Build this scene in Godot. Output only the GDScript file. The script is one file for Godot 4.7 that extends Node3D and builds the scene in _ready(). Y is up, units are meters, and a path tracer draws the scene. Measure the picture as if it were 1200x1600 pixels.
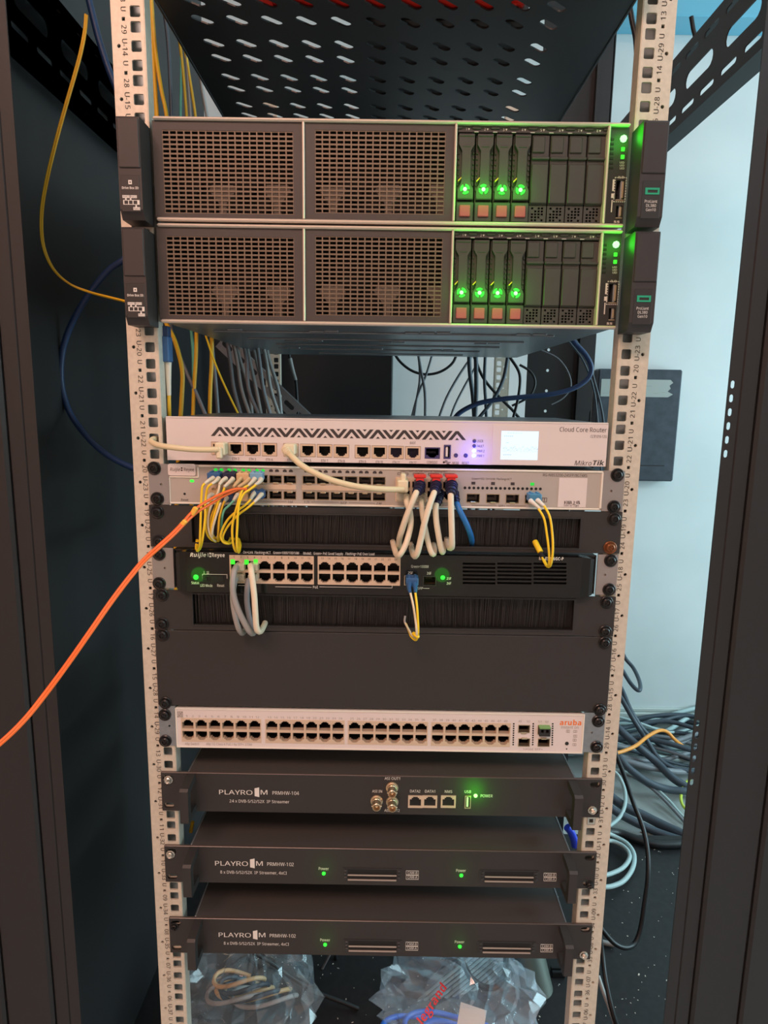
extends Node3D
# An open server rack inside a dark cabinet. Metres, y up, floor at y = 0, the rack's front plane at z = 0.

const F := 1032.7219          # focal length in pixels of the 1200 x 1600 frame
const UP := 0.86              # height of the middle of the rail unit marked U-25
const U := 0.04445
var cam_b: Basis
var cam_p := Vector3(-0.00037, 0.17698 + UP, 0.66431)
var M := {}
var names := {}
var fonts := {}
var glyphs := {}
var rng := RandomNumberGenerator.new()


# ---------- a mesh under construction, in world coordinates ----------
class MB:
	var v := PackedVector3Array()
	var n := PackedVector3Array()
	var uv := PackedVector2Array()
	var xf := Transform3D()

	func tri(a: Vector3, b: Vector3, c: Vector3, na: Vector3, nb: Vector3, nc: Vector3) -> void:
		if (b - a).cross(c - a).dot(na + nb + nc) > 0:
			var t := b; b = c; c = t
			t = nb; nb = nc; nc = t
		v.append(xf * a); v.append(xf * b); v.append(xf * c)
		n.append((xf.basis * na).normalized()); n.append((xf.basis * nb).normalized()); n.append((xf.basis * nc).normalized())

	func quad(a: Vector3, b: Vector3, c: Vector3, d: Vector3, nn: Vector3) -> void:
		tri(a, b, c, nn, nn, nn); tri(a, c, d, nn, nn, nn)

	func flat(a: Vector3, b: Vector3, c: Vector3, out: Vector3) -> void:
		var q := (b - a).cross(c - a)
		if q.length() < 1e-14: return
		q = q.normalized()
		if q.dot(out) < 0: q = -q
		tri(a, b, c, q, q, q)

	# a box with chamfered edges
	func box(x0: float, x1: float, y0: float, y1: float, z0: float, z1: float, bv := 0.0) -> MB:
		var c := Vector3((x0 + x1) / 2, (y0 + y1) / 2, (z0 + z1) / 2)
		var h := Vector3(absf(x1 - x0) / 2, absf(y1 - y0) / 2, absf(z1 - z0) / 2)
		var b := minf(bv, minf(h.x, minf(h.y, h.z)) * 0.9)
		for ax in 3:
			for s in [-1.0, 1.0]:
				var u := (ax + 1) % 3
				var w := (ax + 2) % 3
				var nn := Vector3(); nn[ax] = s
				var ps := []
				for k in [[-1, -1], [1, -1], [1, 1], [-1, 1]]:
					var p := Vector3(); p[ax] = s * h[ax]; p[u] = k[0] * (h[u] - b); p[w] = k[1] * (h[w] - b)
					ps.append(c + p)
				quad(ps[0], ps[1], ps[2], ps[3], nn)
		if b > 0:
			for ax in 3:
				var u := (ax + 1) % 3
				var w := (ax + 2) % 3
				for su in [-1.0, 1.0]:
					for sw in [-1.0, 1.0]:
						var ps := []
						for k in [[-1, 0], [1, 0], [1, 1], [-1, 1]]:
							var p := Vector3(); p[ax] = k[0] * (h[ax] - b)
							p[u] = su * (h[u] - (b if k[1] else 0.0)); p[w] = sw * (h[w] - (0.0 if k[1] else b))
							ps.append(c + p)
						var nn := Vector3(); nn[u] = su; nn[w] = sw
						quad(ps[0], ps[1], ps[2], ps[3], nn.normalized())
			for sx in [-1.0, 1.0]:
				for sy in [-1.0, 1.0]:
					for sz in [-1.0, 1.0]:
						var s := Vector3(sx, sy, sz)
						flat(c + s * (h - Vector3(0, b, b)), c + s * (h - Vector3(b, 0, b)), c + s * (h - Vector3(b, b, 0)), s)
		return self

	# a plate in x and y between two depths, with rectangular holes [x0, x1, y0, y1]
	func plate(x0: float, x1: float, y0: float, y1: float, z0: float, z1: float, holes: Array) -> MB:
		var xs := [x0, x1]
		var ys := [y0, y1]
		for h in holes:
			for k in 2:
				xs.append(clampf(h[k], x0, x1)); ys.append(clampf(h[k + 2], y0, y1))
		xs = uniq(xs); ys = uniq(ys)
		var nx := xs.size() - 1
		var ny := ys.size() - 1
		var solid := PackedByteArray(); solid.resize(nx * ny); solid.fill(1)
		for h in holes:
			for i in nx:
				if xs[i] < h[0] - 1e-6 or xs[i + 1] > h[1] + 1e-6: continue
				for j in ny:
					if ys[j] >= h[2] - 1e-6 and ys[j + 1] <= h[3] + 1e-6: solid[i * ny + j] = 0
		for i in nx:
			for j in ny:
				if not solid[i * ny + j]: continue
				var a: float = xs[i]; var b: float = xs[i + 1]; var c: float = ys[j]; var d: float = ys[j + 1]
				quad(Vector3(a, c, z1), Vector3(b, c, z1), Vector3(b, d, z1), Vector3(a, d, z1), Vector3.BACK)
				quad(Vector3(a, c, z0), Vector3(b, c, z0), Vector3(b, d, z0), Vector3(a, d, z0), Vector3.FORWARD)
				if i == 0 or not solid[(i - 1) * ny + j]: quad(Vector3(a, c, z0), Vector3(a, c, z1), Vector3(a, d, z1), Vector3(a, d, z0), Vector3.LEFT)
				if i == nx - 1 or not solid[(i + 1) * ny + j]: quad(Vector3(b, c, z0), Vector3(b, c, z1), Vector3(b, d, z1), Vector3(b, d, z0), Vector3.RIGHT)
				if j == 0 or not solid[i * ny + j - 1]: quad(Vector3(a, c, z0), Vector3(a, c, z1), Vector3(b, c, z1), Vector3(b, c, z0), Vector3.DOWN)
				if j == ny - 1 or not solid[i * ny + j + 1]: quad(Vector3(a, d, z0), Vector3(a, d, z1), Vector3(b, d, z1), Vector3(b, d, z0), Vector3.UP)
		return self

	static func uniq(a: Array) -> Array:
		a.sort()
		var r := [a[0]]
		for q in a:
			if q - r[-1] > 1e-6: r.append(q)
		return r

	# one cell of a plate with a hole of any convex outline
	func cell(x0: float, x1: float, y0: float, y1: float, z0: float, z1: float, poly: PackedVector2Array) -> MB:
		var c := Vector2()
		for p in poly: c += p
		c /= poly.size()
		var ang := []
		for p in poly: ang.append((p - c).angle())
		for p in [Vector2(x0, y0), Vector2(x1, y0), Vector2(x1, y1), Vector2(x0, y1)]: ang.append((p - c).angle())
		ang = uniq(ang)
		var inner := []
		var outer := []
		for a in ang:
			var d := Vector2(cos(a), sin(a))
			var best := 0.0
			for i in poly.size():
				var p := poly[i] - c
				var q := poly[(i + 1) % poly.size()] - c
				var den := d.cross(q - p)
				if absf(den) < 1e-12: continue
				var t := p.cross(q - p) / den
				var s := p.cross(d) / den
				if t > 0 and s >= -1e-4 and s <= 1.0001: best = maxf(best, t)
			inner.append(c + d * best)
			var t := 1e9
			if d.x > 1e-9: t = minf(t, (x1 - c.x) / d.x)
			if d.x < -1e-9: t = minf(t, (x0 - c.x) / d.x)
			if d.y > 1e-9: t = minf(t, (y1 - c.y) / d.y)
			if d.y < -1e-9: t = minf(t, (y0 - c.y) / d.y)
			outer.append(c + d * t)
		for i in ang.size():
			var j := (i + 1) % ang.size()
			var a: Vector2 = inner[i]; var b: Vector2 = inner[j]; var e: Vector2 = outer[j]; var f: Vector2 = outer[i]
			for z in [z0, z1]:
				var nn := Vector3.BACK if z == z1 else Vector3.FORWARD
				quad(Vector3(a.x, a.y, z), Vector3(b.x, b.y, z), Vector3(e.x, e.y, z), Vector3(f.x, f.y, z), nn)
			var m := c - (a + b) / 2
			quad(Vector3(a.x, a.y, z0), Vector3(b.x, b.y, z0), Vector3(b.x, b.y, z1), Vector3(a.x, a.y, z1), Vector3(m.x, m.y, 0).normalized())
		return self

	# a strip that runs along y; holes are [middle of the cell, height of the cell, outline]
	func strip(x0: float, x1: float, y0: float, y1: float, z0: float, z1: float, holes: Array) -> MB:
		var y := y0
		for h in holes:
			var a: float = h[0] - h[1] / 2
			var b: float = h[0] + h[1] / 2
			if a < y0 or b > y1: continue
			if a > y + 1e-6: sheet(x0, x1, y, a, z0, z1)
			cell(x0, x1, a, b, z0, z1, h[2])
			y = b
		if y < y1: sheet(x0, x1, y, y1, z0, z1)
		return self

	func sheet(x0: float, x1: float, y0: float, y1: float, z0: float, z1: float) -> void:
		quad(Vector3(x0, y0, z1), Vector3(x1, y0, z1), Vector3(x1, y1, z1), Vector3(x0, y1, z1), Vector3.BACK)
		quad(Vector3(x0, y0, z0), Vector3(x1, y0, z0), Vector3(x1, y1, z0), Vector3(x0, y1, z0), Vector3.FORWARD)

	# four edges round a rectangle, to close a sheet
	func rim(x0: float, x1: float, y0: float, y1: float, z0: float, z1: float) -> MB:
		quad(Vector3(x0, y0, z0), Vector3(x0, y0, z1), Vector3(x0, y1, z1), Vector3(x0, y1, z0), Vector3.LEFT)
		quad(Vector3(x1, y0, z0), Vector3(x1, y0, z1), Vector3(x1, y1, z1), Vector3(x1, y1, z0), Vector3.RIGHT)
		quad(Vector3(x0, y0, z0), Vector3(x0, y0, z1), Vector3(x1, y0, z1), Vector3(x1, y0, z0), Vector3.DOWN)
		quad(Vector3(x0, y1, z0), Vector3(x0, y1, z1), Vector3(x1, y1, z1), Vector3(x1, y1, z0), Vector3.UP)
		return self

	# an outline in x and y pushed from z0 to z1
	func prism(poly: PackedVector2Array, z0: float, z1: float) -> MB:
		var t := Geometry2D.triangulate_polygon(poly)
		for i in range(0, t.size(), 3):
			var a := poly[t[i]]; var b := poly[t[i + 1]]; var c := poly[t[i + 2]]
			tri(Vector3(a.x, a.y, z1), Vector3(b.x, b.y, z1), Vector3(c.x, c.y, z1), Vector3.BACK, Vector3.BACK, Vector3.BACK)
			tri(Vector3(a.x, a.y, z0), Vector3(b.x, b.y, z0), Vector3(c.x, c.y, z0), Vector3.FORWARD, Vector3.FORWARD, Vector3.FORWARD)
		var cw := Geometry2D.is_polygon_clockwise(poly)
		for i in poly.size():
			var a := poly[i]; var b := poly[(i + 1) % poly.size()]
			var e := b - a
			var nn := Vector3(e.y, -e.x, 0).normalized() * (-1.0 if cw else 1.0)
			quad(Vector3(a.x, a.y, z0), Vector3(b.x, b.y, z0), Vector3(b.x, b.y, z1), Vector3(a.x, a.y, z1), nn)
		return self

	# turned about z through a point: profile of [radius, depth]
	func lathe(at: Vector3, prof: Array, seg := 16, smooth := false) -> MB:
		for k in prof.size() - 1:
			var r0: float = prof[k][0]; var h0: float = prof[k][1]; var r1: float = prof[k + 1][0]; var h1: float = prof[k + 1][1]
			var sl := Vector2(h1 - h0, r0 - r1).normalized()
			for i in seg:
				var a := TAU * i / seg; var b := TAU * (i + 1) / seg
				var ca := Vector3(cos(a), sin(a), 0); var cb := Vector3(cos(b), sin(b), 0)
				var na := ca * sl.x + Vector3(0, 0, sl.y); var nb := cb * sl.x + Vector3(0, 0, sl.y)
				var p := at + ca * r0 + Vector3(0, 0, h0); var q := at + cb * r0 + Vector3(0, 0, h0)
				var s := at + cb * r1 + Vector3(0, 0, h1); var t := at + ca * r1 + Vector3(0, 0, h1)
				if r0 > 1e-7: tri(p, q, s, na, nb, nb)
				if r1 > 1e-7: tri(p, s, t, na, nb, na)
		return self

	# a round tube through points
	func tube(pts: PackedVector3Array, r: float, seg := 8, taper := 1.0) -> MB:
		var m := pts.size()
		if m < 2: return self
		var t := (pts[1] - pts[0]).normalized()
		var nrm := t.cross(Vector3(0.31, 0.87, 0.38)).normalized()
		var rings := []
		for i in m:
			var nt := (pts[mini(i + 1, m - 1)] - pts[maxi(i - 1, 0)]).normalized()
			nrm = (nrm - nt * nrm.dot(nt)).normalized()
			var bn := nt.cross(nrm)
			var ring := []
			var rr := r * lerpf(1.0, taper, float(i) / (m - 1))
			for k in seg:
				var a := TAU * k / seg
				var d := nrm * cos(a) + bn * sin(a)
				ring.append([pts[i] + d * rr, d])
			rings.append(ring)
		for i in m - 1:
			for k in seg:
				var l := (k + 1) % seg
				var a = rings[i][k]; var b = rings[i][l]; var c = rings[i + 1][l]; var d = rings[i + 1][k]
				tri(a[0], b[0], c[0], a[1], b[1], c[1]); tri(a[0], c[0], d[0], a[1], c[1], d[1])
		for e in [0, m - 1]:
			var nn := (pts[0] - pts[1]).normalized() if e == 0 else (pts[m - 1] - pts[m - 2]).normalized()
			for k in range(1, seg - 1):
				tri(rings[e][0][0], rings[e][k][0], rings[e][k + 1][0], nn, nn, nn)
		return self

	func add(mesh: Mesh, t: Transform3D) -> void:
		var a := mesh.surface_get_arrays(0)
		var vv: PackedVector3Array = a[Mesh.ARRAY_VERTEX]
		var ix: PackedInt32Array = a[Mesh.ARRAY_INDEX]
		if ix.is_empty():
			for i in vv.size(): ix.append(i)
		for i in range(0, ix.size(), 3):
			tri(t * vv[ix[i]], t * vv[ix[i + 1]], t * vv[ix[i + 2]], t.basis.z, t.basis.z, t.basis.z)

	func mesh(origin := Vector3()) -> ArrayMesh:
		var a := []; a.resize(Mesh.ARRAY_MAX)
		var vv := v.duplicate()
		for i in vv.size(): vv[i] -= origin
		a[Mesh.ARRAY_VERTEX] = vv; a[Mesh.ARRAY_NORMAL] = n
		if uv.size() == v.size(): a[Mesh.ARRAY_TEX_UV] = uv
		var m := ArrayMesh.new()
		m.add_surface_from_arrays(Mesh.PRIMITIVE_TRIANGLES, a)
		return m


# ---------- small helpers ----------
func px(x: float, y: float, z := 0.0) -> Vector3:
	var d := cam_b * Vector3((x - 600) / F, -(y - 800) / F, -1)
	return cam_p + d * ((z - cam_p.z) / d.z)

func ph(x: float, y: float, h: float) -> Vector3:      # the same on a level plane
	var d := cam_b * Vector3((x - 600) / F, -(y - 800) / F, -1)
	return cam_p + d * ((h - cam_p.y) / d.y)

func rc(x0: float, y0: float, x1: float, y1: float, z := 0.0) -> Array:
	return [px(x0, (y0 + y1) / 2, z).x, px(x1, (y0 + y1) / 2, z).x, px((x0 + x1) / 2, y1, z).y, px((x0 + x1) / 2, y0, z).y]

func numbered(called: String) -> String:
	names[called] = names.get(called, -1) + 1
	return called if names[called] == 0 else "%s_%03d" % [called, names[called]]

func where(o: Node3D) -> Vector3:
	var p := Vector3()
	var q: Node = o
	while q != self and q is Node3D:
		p += q.position; q = q.get_parent()
	return p

func tag(o: Node3D, label: String, category: String, group := "") -> Node3D:
	o.set_meta("label", label)
	if category: o.set_meta("category", category)
	if group: o.set_meta("group", group)
	return o

func thing(called: String, label: String, category: String, at: Vector3, group := "") -> Node3D:
	var o := Node3D.new(); o.name = numbered(called); o.position = at; add_child(o)
	return tag(o, label, category, group)

func part(mb: MB, called: String, mat: Material, parent: Node3D, label := "") -> MeshInstance3D:
	var o := MeshInstance3D.new()
	o.mesh = mb.mesh(where(parent)); o.material_override = mat
	o.name = called
	parent.add_child(o, true)
	if label: o.set_meta("label", label)
	return o

func inst(mesh: Mesh, called: String, mat: Material, parent: Node3D, at: Vector3) -> MeshInstance3D:
	var o := MeshInstance3D.new()
	o.mesh = mesh; o.material_override = mat; o.name = called
	o.position = at - where(parent)
	parent.add_child(o, true)
	return o

func solo(mb: MB, called: String, mat: Material, label: String, category: String, group := "") -> MeshInstance3D:
	var lo := mb.v[0]
	var hi := mb.v[0]
	for p in mb.v: lo = lo.min(p); hi = hi.max(p)
	var at := Vector3((lo.x + hi.x) / 2, lo.y, (lo.z + hi.z) / 2)
	var o := MeshInstance3D.new()
	o.mesh = mb.mesh(at); o.material_override = mat; o.name = numbered(called); o.position = at
	add_child(o)
	tag(o, label, category, group)
	return o

func struct(mb: MB, called: String, mat: Material, parent: Node3D = self) -> MeshInstance3D:
	var o := MeshInstance3D.new()
	o.mesh = mb.mesh(); o.material_override = mat; o.name = called
	parent.add_child(o, true)
	o.set_meta("kind", "structure")
	return o

func mat(c: Color, rough := 0.6, metal := 0.0, extra := {}) -> StandardMaterial3D:
	var m := StandardMaterial3D.new()
	m.albedo_color = c; m.roughness = rough; m.metallic = metal
	for k in extra: m.set(k, extra[k])
	return m

func glow(c: Color, e: float) -> StandardMaterial3D:
	return mat(c.darkened(0.5), 0.4, 0.0, {"emission_enabled": true, "emission": c, "emission_energy_multiplier": e})

func noise_tex(freq: float, a: Color, b: Color, seed_: int, size := 256) -> NoiseTexture2D:
	var t := NoiseTexture2D.new(); t.width = size; t.height = size; t.seamless = true
	var f := FastNoiseLite.new(); f.seed = seed_; f.frequency = freq; f.fractal_octaves = 4; t.noise = f
	var g := Gradient.new(); g.set_color(0, a); g.set_color(1, b); t.color_ramp = g
	return t

func glyph(s: String, bold := false, mono := false) -> TextMesh:
	var key := s + str(bold) + str(mono)
	if not glyphs.has(key):
		var fk := "%s%s" % [bold, mono]
		if not fonts.has(fk):
			var f := SystemFont.new()
			f.font_names = PackedStringArray(["Droid Sans Mono" if mono else "Droid Sans"])
			if bold: f.font_weight = 700
			fonts[fk] = f
		var t := TextMesh.new()
		t.font = fonts[fk]; t.font_size = 32; t.pixel_size = 1.0; t.depth = 0.0; t.curve_step = 3.0; t.text = s
		glyphs[key] = t
	return glyphs[key]

# text between two pixel columns, its capitals `h` pixels high about pixel row y
func text(mb: MB, s: String, x0: float, x1: float, y: float, h: float, z: float, bold := false, skew := 0.0, mono := false) -> void:
	var a := px(x0, y, z)
	var b := px(x1, y, z)
	var k := px((x0 + x1) / 2, y - h / 2, z).y - px((x0 + x1) / 2, y + h / 2, z).y
	letters(mb, s, Vector3((a.x + b.x) / 2, (a.y + b.y) / 2, z), b.x - a.x, k, 0.0, bold, skew, mono)

func letters(mb: MB, s: String, mid: Vector3, width: float, cap: float, turn := 0.0, bold := false, skew := 0.0, mono := false) -> void:
	var t := glyph(s, bold, mono)
	var bb := t.get_aabb()
	var hb := glyph("H", bold, mono).get_aabb()
	var sx := width / maxf(bb.size.x, 0.01)
	var sy := cap / hb.size.y
	if width <= 0: sx = sy
	var local := Transform3D(Basis(Vector3(sx, 0, 0), Vector3(skew * sy, sy, 0), Vector3(0, 0, 1)), Vector3())
	local.origin = -(local.basis * Vector3(bb.get_center().x, hb.get_center().y, 0))
	mb.add(t, Transform3D(Basis(Vector3.BACK, turn), mid) * local)

func smooth_path(p: PackedVector3Array, sub := 6) -> PackedVector3Array:
	var r := PackedVector3Array()
	for i in p.size() - 1:
		var a := p[maxi(i - 1, 0)]; var b := p[i]; var c := p[i + 1]; var d := p[mini(i + 2, p.size() - 1)]
		for k in sub:
			r.append(b.cubic_interpolate(c, a, d, float(k) / sub))
	r.append(p[-1])
	return r

# a path from [x, y, depth] in pixels of a crop that begins at (ox, oy) and is `s` times enlarged
func path(p: Array, ox := 0.0, oy := 0.0, s := 1.0, sub := 6) -> PackedVector3Array:
	var q := PackedVector3Array()
	for a in p: q.append(px(ox + a[0] / s, oy + a[1] / s, a[2]))
	return smooth_path(q, sub)

func circle(c: Vector2, r: float, k := 12) -> PackedVector2Array:
	var p := PackedVector2Array()
	for i in k: p.append(c + Vector2(r, 0).rotated(TAU * i / k))
	return p

func rounded(x0: float, x1: float, y0: float, y1: float, r: float, k := 3) -> PackedVector2Array:
	var p := PackedVector2Array()
	for q in [[x1 - r, y1 - r, 0.0], [x0 + r, y1 - r, PI / 2], [x0 + r, y0 + r, PI], [x1 - r, y0 + r, 1.5 * PI]]:
		for i in k + 1: p.append(Vector2(q[0], q[1]) + Vector2(r, 0).rotated(q[2] + PI / 2 * i / k))
	return p

func capsule(c: Vector2, d: Vector2, r: float) -> PackedVector2Array:
	var p := PackedVector2Array()
	var a := d.angle()
	for i in 7: p.append(c + d + Vector2(r, 0).rotated(a - PI / 2 + PI * i / 6))
	for i in 7: p.append(c - d + Vector2(r, 0).rotated(a + PI / 2 + PI * i / 6))
	return p

func lamp(parent: Node3D, at: Vector3, c: Color, e: float, size := 0.003, called := "status_light") -> void:
	var l := OmniLight3D.new()
	l.light_color = c; l.light_energy = e; l.light_size = size; l.omni_range = 6.0; l.omni_attenuation = 2.0; l.shadow_enabled = true
	l.name = called; l.position = at - where(parent)
	parent.add_child(l, true)

# the dark hollow behind an opening, about its own middle
func hollow(w: float, h: float, depth: float) -> ArrayMesh:
	var b := MB.new()
	var x := w / 2
	var y := h / 2
	b.quad(Vector3(-x, -y, -depth), Vector3(x, -y, -depth), Vector3(x, y, -depth), Vector3(-x, y, -depth), Vector3.BACK)
	b.quad(Vector3(-x, -y, -depth), Vector3(-x, -y, 0), Vector3(-x, y, 0), Vector3(-x, y, -depth), Vector3.RIGHT)
	b.quad(Vector3(x, -y, -depth), Vector3(x, -y, 0), Vector3(x, y, 0), Vector3(x, y, -depth), Vector3.LEFT)
	b.quad(Vector3(-x, y, -depth), Vector3(-x, y, 0), Vector3(x, y, 0), Vector3(x, y, -depth), Vector3.DOWN)
	b.quad(Vector3(-x, -y, -depth), Vector3(-x, -y, 0), Vector3(x, -y, 0), Vector3(x, -y, -depth), Vector3.UP)
	for i in 8: b.box(-x * 0.6 + x * 1.2 * i / 8, -x * 0.6 + x * 1.2 * (i + 0.5) / 8, -y * 0.2, y * 0.2, -depth * 0.95, -depth * 0.6)
	return b.mesh()

# the stepped opening of a network socket; d = 1 has its notch at the top
func jack(c: Vector2, w: float, h: float, d: int) -> Array:
	var x := w / 2
	var y := h / 2
	var r := []
	for s in [[1.0, -1.0, 0.46], [0.66, 0.44, 0.78], [0.42, 0.76, 1.0]]:
		var a: float = s[1] * y * d
		var b: float = s[2] * y * d
		r.append([c.x - x * s[0], c.x + x * s[0], c.y + minf(a, b), c.y + maxf(a, b)])
	return r

func screw(parent: Node3D, at: Vector3, m: Material, washer := 0.0068, head := 0.0044) -> void:
	var key := "screw%s" % washer
	if not glyphs.has(key):
		var b := MB.new()
		b.lathe(Vector3(), [[washer, 0.0], [washer, 0.0009], [washer * 0.9, 0.0015], [head * 1.12, 0.0011], [head, 0.0011], [head, 0.0026], [head * 0.8, 0.0034], [head * 0.62, 0.0036], [head * 0.55, 0.0026], [0.0, 0.0026]], 20)
		for k in 2:
			b.xf = Transform3D(Basis(Vector3.BACK, 0.5 + k * PI / 2), Vector3())
			b.box(-head * 0.55, head * 0.55, -head * 0.12, head * 0.12, 0.0024, 0.0036, 0.0002)
		glyphs[key] = b.mesh()
	var o := inst(glyphs[key], "screw", m, parent, at)
	o.rotation.z = rng.randf() * 1.5


func _ready() -> void:
	rng.seed = 11
	cam_b = Basis.from_euler(Vector3(-0.17135562, 0.00177271, 0.01490119), EULER_ORDER_YXZ)
	var cam := Camera3D.new(); cam.name = "camera"
	cam.fov = rad_to_deg(2.0 * atan(800.0 / F)); cam.near = 0.02; cam.far = 50.0
	cam.transform = Transform3D(cam_b, cam_p); add_child(cam); cam.current = true
	var we := WorldEnvironment.new(); we.name = "surroundings"
	var env := Environment.new()
	env.background_mode = Environment.BG_COLOR; env.background_color = Color(0.02, 0.02, 0.02)
	env.tonemap_mode = Environment.TONE_MAPPER_LINEAR; env.tonemap_exposure = 1.0
	env.sdfgi_enabled = true; env.ssao_enabled = true; env.ssil_enabled = true
	we.environment = env; add_child(we)
	ceiling_lamp("ceiling_lamp", Vector3(-0.6, 2.655, 1.85), Vector2(1.1, 0.7), Color(1.0, 0.79, 0.71), 6.1, "warm square ceiling lamp in front of the rack")
	daylight_window(Vector3(2.6, 1.22, -0.20), Vector2(1.15, 1.5), Color(0.79, 0.955, 1.0), 6.3)
	ceiling_lamp("ceiling_lamp", Vector3(1.5, 2.655, 1.5), Vector2(0.6, 0.6), Color(0.80, 0.95, 1.0), 1.5, "small cool ceiling lamp in front of the rack on the right")
	materials()
	room()
	cabinet()
	shelf()
	servers()
	router()
	fibre_switch()
	brush_panel(0.0660, 0.0228, [300, 806, 906, 852], "upper")
	poe_switch()
	brush_panel(-0.0235, -0.0662, [302, 933, 896, 980], "lower")
	blank_panel()
	port_switch()
	streamer_data()
	streamers_cam()
	patch_cables()
	fibre_cables()
	loose_cables()
	behind()
	floor_things()


func ceiling_lamp(called: String, at: Vector3, s: Vector2, c: Color, e: float, label: String) -> void:
	var o := thing(called, label, "lamp", at)
	part(MB.new().box(at.x - s.x / 2 - 0.03, at.x + s.x / 2 + 0.03, at.y, at.y + 0.045, at.z - s.y / 2 - 0.03, at.z + s.y / 2 + 0.03, 0.004), "housing", mat(Color(0.8, 0.8, 0.8)), o)
	part(MB.new().box(at.x - s.x / 2, at.x + s.x / 2, at.y - 0.004, at.y + 0.001, at.z - s.y / 2, at.z + s.y / 2), "diffuser", glow(c, 1.5), o)
	var l := AreaLight3D.new()
	l.area_size = s; l.light_color = c; l.light_energy = e; l.area_range = 12.0; l.area_attenuation = 2.0; l.shadow_enabled = true
	l.name = "lamp_light"; l.position = Vector3(0, -0.012, 0); l.rotation.x = -PI / 2
	o.add_child(l)


func daylight_window(at: Vector3, s: Vector2, c: Color, e: float) -> void:
	var o := Node3D.new(); o.name = "window_1"; o.position = at; add_child(o); o.set_meta("kind", "structure")
	var b := MB.new()
	b.xf = Transform3D(Basis(Vector3(0, 0, 1), Vector3.UP, Vector3(-1, 0, 0)), at)
	b.plate(-s.x / 2 - 0.06, s.x / 2 + 0.06, -s.y / 2 - 0.06, s.y / 2 + 0.06, -0.002, 0.035, [[-s.x / 2, -0.02, -s.y / 2, s.y / 2], [0.02, s.x / 2, -s.y / 2, s.y / 2]])
	part(b, "window_frame", mat(Color(0.85, 0.86, 0.86), 0.5), o)
	b = MB.new()
	b.xf = Transform3D(Basis(Vector3(0, 0, 1), Vector3.UP, Vector3(-1, 0, 0)), at)
	b.box(-s.x / 2, s.x / 2, -s.y / 2, s.y / 2, 0.0, 0.010)
	part(b, "pane", glow(c, 1.4), o)
	var l := AreaLight3D.new()
	l.area_size = s; l.light_color = c; l.light_energy = e; l.area_range = 12.0; l.area_attenuation = 2.0; l.shadow_enabled = true
	l.name = "window_light"; l.position = Vector3(-0.045, 0, 0); l.rotation.y = PI / 2
	o.add_child(l)


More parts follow.
